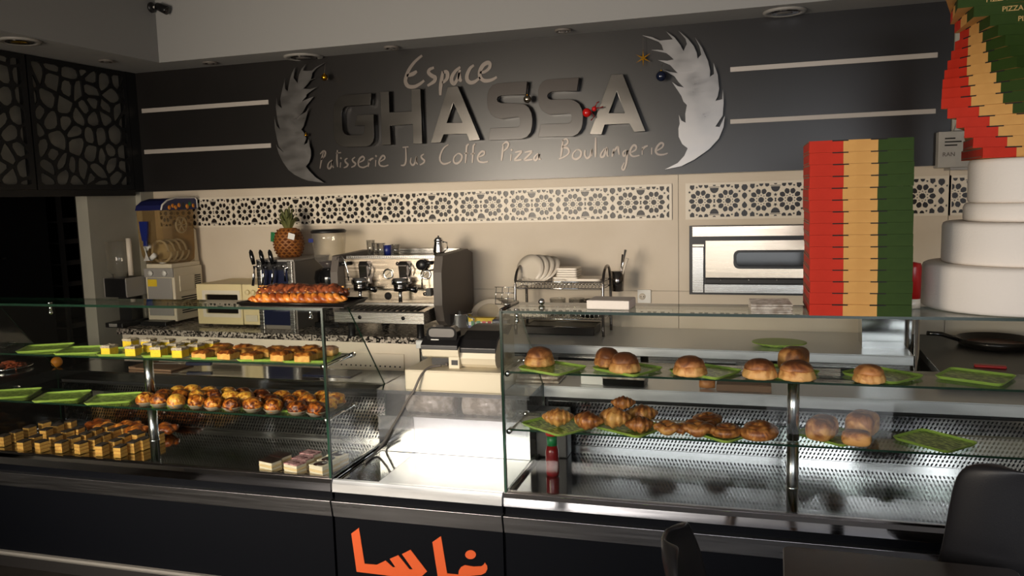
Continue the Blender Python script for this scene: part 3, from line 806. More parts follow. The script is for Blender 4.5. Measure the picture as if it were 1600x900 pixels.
# ================================================================== back counters
ZT = .97
GX0, GX1, GY0 = -4.36, -2.06, 4.46
t = thing('base_cabinet', 'cream base cabinet with a dotted vent door under the granite worktop', 'cabinet', (GX0, GY0+.03, 0))
w = GX1 - GX0 - .012
MB().box(0.02, w, 0, .54, .1, .93).obj('body', 'cabinet_cream', t)
MB().box(0.05, w-.03, .05, .5, 0, .1).obj('plinth', 'dark_plastic', t)
dv = [.06, .62, 1.17, 1.66, w-.09]
for i in range(4):
    d = MB().box(dv[i]+.012, dv[i+1]-.012, -.012, 0, .15, .86).obj('door', 'cabinet_cream', t, bevel=.003)
    MB().box(dv[i]+.006, dv[i]+.016, -.018, -.001, .6, .74).obj('handle', 'dark_chrome', d)
    if i == 3:
        mb = MB()
        for r in range(4):
            for c in range(13): mb.cyl((dv[3]+.09+c*.034, -.0135, .78-r*.045), .0055, .0015, 8, axis='y')
        o = mb.obj('vent_hole', 'box_slot', d); o['kind'] = 'stuff'
tag(MB().box(GX0, GX1, GY0, YB-.001, .93, ZT).obj('granite_worktop', 'granite', bevel=.004), 'speckled granite worktop along the back wall under the machines', 'worktop')

TX0, TX1, TY0 = -2.045, .665, 4.385
t = thing('steel_table', 'stainless steel work table along the back wall behind the right display counter', 'table', (TX0, TY0, 0))
w = TX1-TX0
MB().box(0, w, 0, YB-TY0-.002, ZT-.006, ZT).box(0, w, 0, .012, ZT-.05, ZT-.006).obj('table_top', 'worn_steel', t, bevel=.002)
for i in range(4):
    f = MB().box(.03+i*w/4, (i+1)*w/4-.01, .035, .05, .55, ZT-.056).obj('drawer_front', 'brushed_steel', t, bevel=.003)
    MB().box(.2+i*w/4, (i+1)*w/4-.18, .015, .035, .875, .895).obj('drawer_pull', 'black_plastic', f)
MB().box(.03, w-.03, .06, .6, .12, .16).obj('lower_shelf', 'brushed_steel', t)
for x in (.03, w-.03):
    for y in (.05, .6): MB().box(x-.02, x+.02, y-.0, y+.04, 0, ZT-.05).obj('leg', 'brushed_steel', t)
tag(MB().tube([(0, 0, 0), (0, 0, 1.2)], .012, 10).obj('steel_pipe', 'chrome', loc=(TX1+.014, TY0+.02, 0)), 'bright vertical steel pipe at the right end of the steel table', 'pipe')
t = thing('dark_counter', 'dark stone side counter in the right corner behind the display counter', 'counter', (.72, 4.02, 0))
MB().box(0, 1.26, 0, 1.025, .93, ZT).obj('stone_top', 'black_lacquer', t, bevel=.004)
MB().box(.03, 1.24, .03, 1.0, 0, .93).obj('cabinet', 'dark_plastic', t)

# ---- slush machine
t = thing('slush_machine', 'slush drink machine with a clear bowl and blue fruit lid beside the left wall', 'drink machine', (-4.17, 4.70, ZT))
MB().box(-.125, .125, 0, .30, .02, .40).obj('body', 'cream_plastic', t, bevel=.006)
MB().box(-.105, .105, -.008, 0, .06, .33).obj('front_panel', 'frame_grey', t, bevel=.002)
MB().box(-.125, .125, -.012, .0, .335, .40).obj('control_strip', 'frame_grey', t, bevel=.002)
for x in (-.06, .06): MB().lathe([(.001, 0), (.022, 0), (.017, .014), (.001, .014)], 8, (x, -.012, .365), axis='y').xf(Matrix.Translation((0, -.014, 0))).obj('switch_knob', 'white_plastic', t)
MB().box(-.10, -.02, -.0095, -.008, .27, .32).obj('sticker', 'yellow_sticker', t)
sp = MB().box(.125, .131, .05, .20, .23, .34).obj('side_panel', 'cream_plastic', t, bevel=.002)
mb = MB()
for i in range(7): mb.box(.126, .1285, .215, .275, .235+i*.015, .242+i*.015)
for i in range(8): mb.box(.1255, .128, .06, .26, .07+i*.016, .078+i*.016)
mb.obj('vent_slot', 'box_slot', t)
MB().box(-.11, .11, .0, .3, .40, .43).obj('bowl_deck', 'cream_plastic', t, bevel=.005)
bowl = [(-.06, .81), (-.055, .60), (-.035, .49), (.0, .445), (.06, .43), (.20, .43), (.25, .45), (.262, .52), (.27, .81)]
MB().prism(bowl, 'x', -.105, .105).obj('bowl', 'amber_bowl', t)
MB().prism([(.27, .43), (.315, .43), (.305, .66), (.285, .67), (.27, .62)], 'x', -.09, .09).obj('rear_column', 'cream_plastic', t, bevel=.005)
MB().cyl((0, .03, .515), .055, .22, 18, axis='y').obj('cooling_drum', 'cream_plastic', t)
mb = MB()
for i in range(4):
    pts = [(.078*math.cos(a), .02+i*.06+.03*a/(2*PI), .515+.078*math.sin(a)) for a in [2*PI*k/20 for k in range(21)]]
    mb.tube(pts, .009, 6)
mb.obj('auger_blade', 'white_plastic', t)
mb = MB(); c = (.06, .19, .70)
mb.tube([(c[0]+.0, c[1]+.055*math.cos(a), c[2]+.055*math.sin(a)) for a in [2*PI*k/20 for k in range(20)]], .008, 6, closed=True)
for k in range(3): mb.tube([(c[0], c[1]-.05*math.cos(PI*k/3), c[2]-.05*math.sin(PI*k/3)), (c[0], c[1]+.05*math.cos(PI*k/3), c[2]+.05*math.sin(PI*k/3))], .005, 6)
mb.obj('mixing_wheel', 'white_plastic', t)
lid = MB().prism([(-.065, .81), (-.05, .845), (.0, .875), (.08, .893), (.29, .893), (.31, .875), (.31, .82), (.29, .81)], 'x', -.112, .112).obj('lid', 'fruit_blue', t, bevel=.003)
MB().tube([(.113, y, z) for y, z in [(-.065, .812), (-.05, .847), (.0, .877), (.08, .895), (.29, .895), (.308, .878), (.31, .82)]], .006, 6).obj('lid_edge', 'white_plastic', lid)
rnd = random.Random(3)
for i, (y, z, r, m_) in enumerate(((.02, .828, .016, 'orange_fruit'), (.055, .84, .015, 'orange_fruit'), (.085, .828, .016, 'orange_fruit'), (.12, .842, .016, 'orange_fruit'), (.205, .832, .018, 'orange_fruit'), (.235, .85, .017, 'green_plastic'), (.27, .836, .015, 'orange_fruit'))):
    MB().cyl((.1121, y, z), r, .0008, 14, m=0, axis='x').obj('fruit_print', m_, lid)
MB().box(.1121, .1129, .15, .175, .818, .86).obj('cup_print', 'black_plastic', lid)
MB().tube([(-.02, -.05, .56), (-.02, -.085, .555), (-.02, -.09, .46)], .020, 10).obj('spout', 'white_plastic', t)
MB().tube([(-.02, -.05, .47), (.03, -.06, .50)], .018, 8).obj('spout_arm', 'white_plastic', t)
mb = MB(); mb.box(-.035, -.005, -.095, -.08, .56, .60); mb.prism([(-.05, .66), (-.055, .735), (.015, .735), (.01, .66), (.0, .60), (-.04, .60)], 'y', -.098, -.084)
mb.obj('tap_handle', 'blue_plastic', t, bevel=.002)
MB().box(-.11, .11, -.10, .0, .0, .03).obj('drip_tray', 'black_plastic', t, bevel=.004)

# ---- small coffee doser left of it
t = thing('coffee_doser', 'black coffee grinder with a clear square hopper left of the slush machine', 'grinder', (-4.40, 4.58, ZT))
MB().box(-.075, .075, -.10, .16, 0, .035).obj('base', 'black_plastic', t, bevel=.005)
MB().box(-.055, .05, .02, .13, .035, .21).obj('column', 'black_plastic', t)
MB().box(-.10, .085, -.05, .14, .21, .34).obj('head', 'black_plastic', t, bevel=.004)
for x in (-.106, .085): MB().box(x, x+.006, -.05, .14, .21, .345).obj('side_plate', 'frame_grey', t)
MB().lathe([(.05, .34), (.05, .365), (.085, .395), (.088, .60), (.001, .60)], 4).xf(Matrix.Rotation(R_(45), 4, 'Z')).obj('hopper', 'acrylic', t)
MB().cyl((.075, .02, .36), .018, .26, 14).obj('feed_tube', 'ceramic', t)
MB().box(-.04, .03, -.102, -.1, .008, .03).obj('maker_plate', 'frame_grey', t)

# ---- microwave
t = thing('microwave', 'cream microwave oven with a dark window on the granite worktop', 'microwave', (-3.575, 4.66, ZT))
MB().box(-.25, .25, .015, .38, .015, .295).obj('case', 'cream_yellow_plastic', t, bevel=.006)
dr = plate('door', [[(-.25, .018), (.115, .018), (.115, .292), (-.25, .292)], rrect(-.18, .085, .09, .225, .008)], .02, 'cream_yellow_plastic', t, loc=(0, .008, 0), bevel=.002)
MB().box(-.182, .087, 0, .01, .088, .227).obj('window', 'dark_glass', dr)
plate('window_frame', [rrect(-.205, .105, .065, .252, .01), rrect(-.18, .085, .09, .225, .008)], .004, 'ceramic', dr, loc=(0, -.0125, 0))
cp = MB().box(.122, .25, -.002, .018, .018, .292).obj('control_panel', 'cream_yellow_plastic', t, bevel=.002)
for x, z in ((.165, .24), (.21, .24), (.187, .18)): MB().lathe([(.001, 0), (.019, 0), (.016, -.012), (.001, -.012)], 16, (x, -.002, z), axis='y').obj('dial', 'cream_yellow_plastic', cp)
MB().box(.14, .235, -.008, -.002, .04, .085).obj('door_button', 'cream_plastic', cp, bevel=.002)
for x in (-.2, .2):
    for y in (.06, .33): MB().cyl((x, y, 0), .015, .016, 10).obj('foot', 'black_plastic', t)

# ---- tap drink dispenser
t = thing('drink_dispenser', 'navy fronted water dispenser with three black tap handles under the pineapple', 'dispenser', (-3.145, 4.60, ZT))
MB().box(-.135, .145, .012, .40, 0, .455).obj('body', 'fridge_grey', t, bevel=.004)
MB().box(-.10, .10, 0, .012, .03, .45).obj('navy_front', 'navy_panel', t)
for x0, x1 in ((-.135, -.10), (.10, .135)): MB().box(x0, x1, -.008, .012, 0, .46).obj('steel_post', 'brushed_steel', t, bevel=.003)
MB().box(-.138, .148, -.002, .41, .455, .468).obj('top_plate', 'frame_grey', t)
MB().box(-.10, .10, -.012, .0, .40, .455).obj('tap_bar', 'black_plastic', t)
for i, x in enumerate((-.125, -.05, .02)):
    tp = MB().tube([(x, 0, .425), (x, -.045, .425), (x-.002, -.05, .37), (x-.012, -.055, .30)], .009, 8).obj('tap', 'chrome', t)
    MB().lathe([(.001, 0), (.012, 0), (.015, .05), (.013, .085), (.004, .10), (.001, .10)], 12).xf(Matrix.Translation((x-.002, -.045, .44)) @ Matrix.Rotation(R_(-12), 4, 'Y')).obj('tap_handle', 'glossy_black', tp)
MB().tube([(.10, 0, .415), (.10, -.04, .415), (.105, -.045, .33)], .008, 8).cyl((.075, -.02, .425), .014, .02, 12, axis='y').obj('side_tap', 'chrome', t)
mb = MB()          # the handwritten style maker's word on the navy front
word = [[(9,1),(4,3),(1,10),(3,16),(9,15)], [(12,8),(12,14),(17,14),(18,8),(18,15)], [(23,0),(21,8),(22,15)], [(27,1),(26,9),(27,15)], [(31,8),(31,15)], [(31,5)],
        [(38,8),(34,10),(35,15),(39,12),(39,8),(39,18),(36,22)], [(44,8),(41,11),(43,15),(46,9),(47,15)], [(50,15),(51,9),(54,8),(55,15)]]
for s_ in word:
    q = [(-.070+x*.0024, .285-y*.0024) for x, y in s_]
    if len(q) == 1: q = [q[0], (q[0][0]+.003, q[0][1])]
    ribbon(mb, smooth_line(q, 4), .0036, -.0008, 0, .8)
mb.obj('maker_lettering', 'white_plastic', t)

# ---- pineapple on it
t = thing('pineapple', 'ripe pineapple with a paper tag standing on the drink dispenser', 'fruit', (-3.17, 4.82, ZT+.468))
def pine_r(z): return .092*math.sqrt(max(.02, 1-((z-.095)/.125)**2))*(1.0 if z > .0 else 1)
prof = [(max(.02, pine_r(.0+.0105*i)), .0105*i) for i in range(20)]
MB().lathe([(.001, 0)] + prof + [(.001, .20)], 28, sx=1.1).obj('fruit_body', 'pine_skin', t)
mb = MB()
for r in range(10):
    z = .012 + r*.019; rr = pine_r(z)*1.02
    n_ = 15
    for k in range(n_):
        a = 2*PI*(k + .5*(r % 2))/n_
        n3 = Vector((math.cos(a), math.sin(a), 0)); tg = Vector((-math.sin(a), math.cos(a), 0))
        c3 = Vector((n3.x*rr*1.1, n3.y*rr, z)); s_ = rr*PI/n_*.86
        mb.add([c3+tg*s_, c3+Vector((0, 0, .0105)), c3-tg*s_, c3-Vector((0, 0, .0105)), c3+n3*.008], [(0, 1, 4), (1, 2, 4), (2, 3, 4), (3, 0, 4)])
mb.obj('eye_scales', 'pine_eye', t)
mb = MB(); rnd = random.Random(5)
for k in range(46):
    a = k*2.399; lvl = k/46; L = .06 + .05*rnd.random() + .03*lvl; z0 = .19 + .045*lvl
    out = .055*(1-lvl*.8); d = Vector((math.cos(a), math.sin(a), 0)); tg = Vector((-math.sin(a), math.cos(a), 0))
    p0 = d*.02 + Vector((0, 0, z0)); p1 = d*(.02+out*.6) + Vector((0, 0, z0+L*.55)); p2 = d*(.02+out*1.35) + Vector((0, 0, z0+L*(.95-.15*(1-lvl))))
    wd = .013
    mb.add([p0-tg*wd, p0+tg*wd, p1+tg*wd*.8, p1-tg*wd*.8, p2, p0+d*.004, p1+d*.005], [(0, 5, 6, 3), (5, 1, 2, 6), (3, 6, 4), (6, 2, 4), (1, 0, 3, 2)])
o = mb.obj('leaf_crown', 'pine_leaf', t); o['kind'] = 'stuff'
MB().box(.03, .08, -.11, -.107, .145, .185).xf(Matrix.Rotation(R_(14), 4, 'Y')).obj('paper_tag', 'paper_white', t)
MB().box(-.115, -.085, -.06, -.057, .10, .165).xf(Matrix.Rotation(R_(6), 4, 'Y')).obj('green_tag', 'green_plastic', t)

# ---- tall grinder
t = thing('coffee_grinder', 'tall coffee grinder with a smoky hopper left of the espresso machine', 'grinder', (-2.84, 4.76, ZT))
MB().box(-.09, .09, -.06, .14, 0, .04).obj('base', 'glossy_black', t, bevel=.006)
MB().lathe([(.001, .04), (.10, .04), (.105, .16), (.095, .26), (.11, .33), (.10, .38), (.055, .40), (.001, .40)], 20, (0, .03, 0)).obj('body', 'glossy_black', t)
MB().lathe([(.001, .15), (.04, .15), (.04, .24), (.001, .24)], 18, (-.03, -.09, 0)).obj('dosing_drum', 'dark_chrome', t)
MB().lathe([(.05, .395), (.055, .41), (.10, .46), (.112, .60), (.112, .635)], 24, (0, .03, 0)).obj('hopper', 'acrylic', t)
MB().lathe([(.001, .40), (.045, .402), (.075, .44), (.001, .448)], 20, (0, .03, 0)).obj('coffee_beans', 'choc_glaze', t)
MB().lathe([(.001, .634), (.116, .634), (.118, .645), (.105, .655), (.001, .657)], 24, (0, .03, 0)).obj('hopper_lid', 'black_plastic', t)
MB().box(-.085, -.05, -.085, -.083, .575, .60).obj('sticker', 'blue_plastic', t)

# ---- espresso machine
EX0, EX1, EYF = -2.605, -1.955, 4.56
t = thing('espresso_machine', 'two group espresso machine with steel front and dark side panel', 'coffee machine', ((EX0+EX1)/2, EYF, ZT))
W2 = (EX1-EX0)/2
def EZ(py): return on_y(600, py, EYF).z - ZT
def EXX(px): return on_y(px, 430, EYF).x - (EX0+EX1)/2
MB().box(-W2, W2, .03, .44, .12, .475).obj('body', 'brushed_steel', t, bevel=.004)
MB().box(-W2, W2, 0, .03, .285, .478).obj('upper_front', 'warm_steel', t, bevel=.004)
MB().box(-W2, W2, .018, .03, .195, .28).obj('lower_front', 'warm_steel', t, bevel=.003)
MB().prism([(-.20, .10), (-.20, .165), (-.19, .175), (.03, .185), (.03, .10)], 'x', -W2+.03, W2-.02).obj('drip_tray', 'brushed_steel', t, bevel=.003)
mb = MB()
for i in range(14): mb.box(-W2+.06+i*.038, -W2+.085+i*.038, -.18, 0, .181, .184)
mb.obj('tray_slot', 'box_slot', t)
for x in (-.12, .17): MB().cyl((x, -.201, .135), .012, .002, 12, axis='y').obj('tray_plug', 'black_plastic', t)
for x in (-W2+.09, W2-.09):
    for y in (-.10, .36): MB().lathe([(.001, 0), (.03, 0), (.022, .012), (.022, .105), (.001, .105)], 12, (x, y, 0)).obj('foot', 'black_plastic', t)
sd = [(-.06, .10), (-.09, .20), (-.085, .40), (-.05, .50), (.36, .51), (.45, .48), (.45, .16), (.40, .06), (.0, .06)]
for x0, x1 in ((W2, W2+.055), (-W2-.05, -W2)): MB().prism(sd, 'x', x0, x1).obj('side_panel', 'grey_plastic', t, bevel=.008)
for y, zz in ((0, .495), (.42, .51)): MB().box(-W2+.02, W2-.02, y, y+.006, .478, zz).obj('cup_rail', 'brushed_steel', t)
mb = MB()
for i in range(40): mb.cyl((-W2+.035+i*.0148, -.0005, .487), .0035, .001, 6, axis='y')
mb.obj('rail_hole', 'box_slot', t)
for i, px in enumerate((572, 634)):
    x = EXX(px)
    g = MB().prism([(-.035, .33), (-.05, .44), (-.03, .462), (.0, .462), (.0, .32)], 'x', x-.025, x+.03).obj('group_head', 'dark_chrome', t, bevel=.006)
    MB().lathe([(.001, .325), (.055, .325), (.058, .345), (.05, .365), (.001, .365)], 20, (x, -.075, 0)).obj('brew_ring', 'chrome', g)
    MB().cyl((x, -.075, .285), .045, .04, 20).obj('portafilter', 'dark_chrome', g)
    MB().tube([(x, -.06, .305), (x+.06, -.075, .298), (x+.105, -.085, .292)], .014, 10, radii=[.010, .014, .019]).obj('filter_handle', 'glossy_black', g)
    MB().tube([(x-.005, -.075, .285), (x-.005, -.078, .255), (x-.005, -.078, .215)], .012, 8).obj('coffee_spout', 'chrome', g)
    MB().tube([(x+.03, -.03, .45), (x+.055, -.04, .41), (x+.04, -.04, .37)], .006, 6).obj('lever', 'chrome', g)
for px, r in ((607, .034), (666, .034)):
    x = EXX(px)
    gg = MB().lathe([(.001, -.004), (r*.7, -.004), (r*.75, -.010), (r, -.008), (r, 0)], 24, (x, 0, EZ(428)), axis='y').obj('gauge', 'chrome', t)
    MB().cyl((x, -.0065, EZ(428)), r*.7, .003, 20, axis='y').obj('gauge_face', 'gauge_face', gg)
    MB().tube([(x-.015, -.0072, EZ(428)-.012), (x+.014, -.0072, EZ(428)+.010)], .0016, 4).obj('needle', 'black_plastic', gg)
x = EXX(663); kn = MB().lathe([(.001, 0), (.032, 0), (.034, .02), (.02, .045), (.001, .045)], 16, (0, 0, 0), axis='y').xf(Matrix.Translation((x, -.05, EZ(413)))).obj('steam_knob', 'black_plastic', t)
MB().tube([(x, -.01, EZ(413)), (x+.05, -.04, EZ(410)), (x+.075, -.03, EZ(410))], .012, 8).obj('knob_arm', 'black_plastic', kn)
x = -W2-.005; kn = MB().lathe([(.001, 0), (.028, 0), (.03, .02), (.018, .04), (.001, .04)], 16, axis='y').xf(Matrix.Translation((x-.02, -.06, EZ(412)))).obj('steam_knob', 'black_plastic', t)
MB().tube([(x-.02, -.03, EZ(412)), (x+.03, -.03, EZ(411)), (x+.06, -.01, EZ(411))], .012, 8).obj('knob_arm', 'black_plastic', kn)
MB().tube([(x-.01, -.05, .42), (x-.005, -.06, .49), (x+.035, -.07, .495), (x+.06, -.075, .46), (x+.075, -.08, .40), (x+.08, -.082, .345)], .005, 8).obj('steam_wand', 'chrome', t)
MB().tube([(W2-.02, -.02, EZ(421)), (W2-.07, -.05, EZ(422)), (W2-.085, -.06, EZ(432)), (W2-.082, -.07, EZ(448))], .005, 8).obj('hot_water_pipe', 'chrome', t)
MB().box(W2-.075, W2-.045, -.03, 0, EZ(461), EZ(449)).obj('pipe_bracket', 'black_plastic', t)
for px, py, r, m_ in ((603, 463, .024, 'box_slot'), (622, 412, .011, 'dark_chrome'), (661, 459, .012, 'dark_chrome'), (678, 463, .004, 'black_plastic')):
    MB().cyl((EXX(px), -.003 if py < 440 else .014, EZ(py)), r, .005, 16, axis='y').obj('port', m_, t)
MB().box(EXX(546), EXX(550), .012, .02, EZ(452), EZ(440)).obj('water_gauge', 'grey_plastic', t)

# ---- glasses and milk jug on the machine
ZTOP = ZT + .478
labs = ['tall glass tumbler standing on the espresso machine, leftmost of the five', 'second glass tumbler from the left on the espresso machine', 'third glass tumbler from the left on the espresso machine', 'blue tinted cup among the tumblers on the espresso machine', 'rightmost glass tumbler on the espresso machine']
for i, (px, hgt, r) in enumerate(((580, .105, .028), (587.5, .085, .026), (596, .085, .028), (606, .075, .028), (619, .078, .028))):
    p = on_y(px, 398, 4.72 + .03*(i % 2))
    tt = thing('tumbler', labs[i], 'glass', (p.x, p.y, ZTOP), 0, 'glasses on the espresso machine')
    MB().lathe([(.001, 0), (r*.86, 0), (r, hgt), (r-.003, hgt), (r*.80, .008), (.001, .008)], 18).obj('glass_wall', 'blue_plastic' if i == 3 else 'tumbler', tt)
    MB().lathe([(r-.003, hgt-.001), (r+.0006, hgt-.002), (r+.0006, hgt+.002), (r-.003, hgt+.002)], 18).obj('rim', 'ceramic' if i == 3 else 'tumbler', tt)
p = on_y(686, 398, 4.74)
t = thing('milk_jug', 'small steel milk jug on the right end of the espresso machine', 'jug', (p.x, p.y, ZTOP))
MB().lathe([(.001, 0), (.036, 0), (.037, .03), (.028, .085), (.032, .10), (.001, .10)], 20).obj('body', 'chrome', t)
MB().lathe([(.001, .10), (.030, .10), (.022, .115), (.006, .12), (.006, .13), (.001, .13)], 18).obj('lid', 'chrome', t)
MB().tube([(.03, 0, .09), (.058, 0, .085), (.06, 0, .05), (.036, 0, .03)], .005, 8).obj('handle', 'chrome', t)

# ---- odds and ends between machine and dish rack
p = on_z(719, 521, ZT)
t = thing('steel_pot', 'shiny steel pot with a loop handle behind the cash register', 'pot', (p.x, 4.66, ZT))
MB().lathe([(.001, 0), (.075, 0), (.08, .01), (.08, .125), (.083, .13), (.075, .13), (.072, .012), (.001, .012)], 24).obj('body', 'chrome', t)
MB().tube([(.075, -.03, .11), (.11, -.05, .10), (.115, -.05, .05), (.075, -.03, .03)], .006, 8).obj('handle', 'chrome', t)
t = thing('strainer', 'pale strainer leaning on the wall side of the steel pot behind the cash register', 'strainer', (p.x+.12, 4.86, ZT+.06))
sm = Matrix.Translation((0, 0, .03)) @ Matrix.Rotation(R_(40), 4, 'X')
MB().lathe([(.108, .02), (.113, .02), (.113, .03), (.106, .03)], 28).xf(sm).obj('rim', 'ceramic', t)
MB().lathe([(.107, .02), (.09, -.02), (.045, -.045), (.001, -.05)], 24).xf(sm @ Matrix.Scale(-1, 4, (0, 0, 1))).obj('mesh_bowl', 'acrylic', t)
MB().tube([(.10, .02, .07), (.17, .0, .05), (.24, -.02, -.02)], .008, 8, flat=.5).obj('handle', 'ceramic', t)
p = on_z(752, 523, ZT)
t = thing('food_packet', 'yellow, white and blue packet behind the cash register', 'packet', (p.x, p.y, ZT), R_(4))
MB().box(-.085, .085, 0, .05, 0, .058).obj('blue_band', 'blue_plastic', t)
MB().box(-.085, .085, 0, .05, .058, .080).obj('white_band', 'paper_white', t)
MB().box(-.085, .085, 0, .05, .080, .104).obj('yellow_band', 'yellow_sticker', t)
for x in (-.05, -.015, .02, .055): MB().box(x-.012, x+.012, -.001, 0, .052, .086).obj('print_mark', 'green_plastic' if x < 0 else 'red_plastic', t)
p = on_z(779, 525, ZT)
tag(MB().box(-.05, .05, 0, .06, 0, .10).obj('dark_packet', 'navy_panel', loc=(p.x+.01, p.y, ZT), bevel=.006), 'dark blue packet beside the corner of the right display counter', 'packet')

# ---- dish rack with its dishes
RX0 = on_y(808, 460, 4.72).x; RX1 = on_y(944, 460, 4.72).x
t = thing('dish_rack', 'two tier wire dish rack with arched ends on the steel table', 'dish rack', ((RX0+RX1)/2, 4.68, ZT))
w = (RX1-RX0)/2; ZL, ZH = .10, .285
def wirebox(z, d, gap):
    mb = MB()
    for q in (0, .04): mb.tube([(-w, 0, z+q), (w, 0, z+q), (w, d, z+q), (-w, d, z+q)], .004, 6, closed=True)
    for i in range(gap+1):
        x = -w + 2*w*i/gap; mb.tube([(x, 0, z+.04), (x, 0, z), (x, d, z), (x, d, z+.04)], .002, 4)
    return mb
wirebox(ZH, .24, 26).obj('upper_tier', 'chrome', t)
wirebox(ZL, .24, 20).obj('lower_tier', 'chrome', t)
for x in (-w, w):
    MB().tube(smooth_line([(x, .0, 0), (x, .0, .25), (x, .03, .36), (x, .10, .405), (x, .17, .405), (x, .22, .36), (x, .24, .25), (x, .24, 0)], 5), .009, 8).obj('arched_end', 'dark_chrome', t)
mb = MB()
for i in range(4): mb.tube([(-w-.13, 0, ZH-.10+i*.035), (-w, 0, ZH-.10+i*.035)], .0025, 4)
for i in range(4): mb.tube([(-w-.13+i*.04, 0, ZH-.10), (-w-.12+i*.04, 0, ZH+.005)], .0025, 4)
mb.obj('side_basket', 'chrome', t)
rx, ry = (RX0+RX1)/2, 4.68
for i in range(4):
    tt = thing('dinner_plate', ['round plate standing in the dish rack, leftmost and most upright', 'second round plate from the left in the dish rack', 'third round plate from the left in the dish rack', 'fourth round plate in the dish rack, lowest of the row'][i], 'plate', (rx-w+.075+i*.035, ry+.10, ZT+ZH+.005), 0, 'plates standing in the dish rack')
    a = Matrix.Translation((0, 0, .095)) @ Matrix.Rotation(R_(-15-i*4), 4, 'Z') @ Matrix.Rotation(R_(72-i*8), 4, 'X') 
    MB().lathe([(.001, 0), (.055, 0), (.095, .012), (.098, .016), (.055, .006), (.001, .005)], 28).xf(a).obj('dish', 'ceramic', tt)
for i in range(6):
    s_ = .066 if i > 1 else .078
    o = MB().prism(rrect(-s_, s_, -s_, s_, .012, 3), 'z', 0, .011).obj('square_plate', 'ceramic', loc=(rx+.04+(0 if i > 1 else -.005), ry+.11, ZT+ZH+.04+i*.0135), bevel=.002)
    tag(o, 'square cream plate in the dish rack stack, %s from the bottom' % ORD[i], 'plate', 'square plates stacked in the dish rack')
o = MB().prism(rrect(-.11, .11, -.09, .09, .02), 'z', 0, .014).obj('serving_tray', 'ceramic', loc=(rx+w-.13, ry+.11, ZT+ZH+.042), bevel=.003)
tag(o, 'flat grey serving tray on the right half of the dish rack', 'tray')
t = thing('cutlery_holder', 'wire cutlery holder with upright utensils at the right end of the dish rack', 'cutlery', (rx+w+.06, ry+.16, ZT+ZH-.03))
MB().lathe([(.035, 0), (.042, .12)], 14).obj('cup', 'dark_chrome', t)
for i, (dx, dy, L, m_) in enumerate(((.05, .0, .25, 'chrome'), (.03, .02, .22, 'dark_chrome'), (.065, -.02, .20, 'ceramic'))):
    MB().tube([(0, 0, .01), (dx*.6, dy, L*.6), (dx, dy*1.3, L)], .006, 6, radii=[.003, .004, .009]).obj('utensil', m_, t)
t = thing('dark_pot', 'dark cooking pot in the lower tier of the dish rack', 'pot', (rx+w-.09, ry+.11, ZT+ZL+.004))
MB().lathe([(.001, 0), (.07, 0), (.078, .10), (.074, .10), (.066, .008), (.001, .008)], 22).obj('body', 'dark_chrome', t)
MB().tube([(.06, -.05, .08), (.10, -.07, .07), (.06, -.06, .04)], .006, 6).obj('handle', 'chrome', t)
for i in range(2):
    tt = thing('glass_jar', ['clear glass jar in the lower tier of the dish rack, the left one', 'clear glass jar in the lower tier of the dish rack beside the dark pot'][i], 'jar', (rx-.03+i*.12, ry+.10, ZT+ZL+.004), 0, 'jars in the dish rack')
    MB().lathe([(.001, 0), (.045, 0), (.05, .11), (.047, .11), (.042, .006), (.001, .006)], 18).obj('glass_wall', 'tumbler', tt)
    MB().tube([(.045, -.02, .09), (.075, -.03, .08), (.045, -.02, .03)], .005, 6).obj('handle', 'tumbler', tt)
o = MB().box(-.14, .10, 0, .16, 0, .012).box(-.13, .09, .01, .15, .012, .022).obj('flat_dish', 'ceramic', loc=(rx-.18, ry+.03, ZT+ZL+.006), bevel=.003)
tag(o, 'flat pale dish in the lower tier of the dish rack', 'dish')
t = thing('dark_tray', 'dark baking tray under the dish rack on the steel table', 'tray', (rx, ry+.02, ZT))
MB().box(-w+.05, w-.06, 0, .2, 0, .05).obj('pan', 'pastry_tray', t, bevel=.004)
MB().tube([(-w+.05, 0, .05), (w-.06, 0, .05), (w-.06, .2, .05), (-w+.05, .2, .05)], .005, 6, closed=True).obj('rim', 'dark_chrome', t)

# ---- more on the steel table and the side counter
q = [on_z(px, py, ZT+.01) for px, py in ((1175, 538), (1260, 537))]
t = thing('leaf_dish', 'green leaf patterned round dish on the steel table', 'dish', ((q[0].x+q[1].x)/2, (q[0].y+q[1].y)/2, ZT+.001))
r = (q[1].x-q[0].x)/2
MB().lathe([(.001, 0), (r*.6, 0), (r, .018), (r-.006, .020), (r*.6, .006), (.001, .005)], 28, sy=.8).obj('dish_body', 'leaf_print', t)
MB().lathe([(r-.006, .0175), (r+.002, .0175), (r+.002, .022), (r-.006, .022)], 28, sy=.8).obj('rim', 'tray_rim', t)
a = on_z(1356, 538, ZT); b = on_z(1412, 540, ZT)
t = thing('steel_canister', 'square stainless steel canister at the right end of the steel table', 'canister', ((a.x+b.x)/2-.01, 4.57, ZT))
MB().prism([(-.115, 0), (.115, 0), (.125, .3), (-.125, .3)], 'y', 0, .2).obj('body', 'deck_steel', t, bevel=.004)
MB().box(-.10, .10, .02, .18, .3, .312).obj('lid', 'counter_steel', t)
p = on_z(1555, 545, ZT)
t = thing('crepe_pan', 'dark round crepe pan with a black handle on the dark counter', 'pan', (p.x+.02, p.y+.10, ZT))
MB().lathe([(.001, .004), (.16, .004), (.178, .04), (.182, .04), (.165, 0), (.001, 0)], 30).obj('pan_body', 'pastry_tray', t)
MB().lathe([(.001, .0045), (.155, .0055), (.15, .010), (.001, .012)], 26).obj('crust_layer', 'twist_dark', t)
MB().tube([(-.17, -.03, .03), (-.26, -.04, .06), (-.33, -.05, .065)], .012, 8).obj('handle', 'glossy_black', t)
p = on_z(1545, 574, ZT)
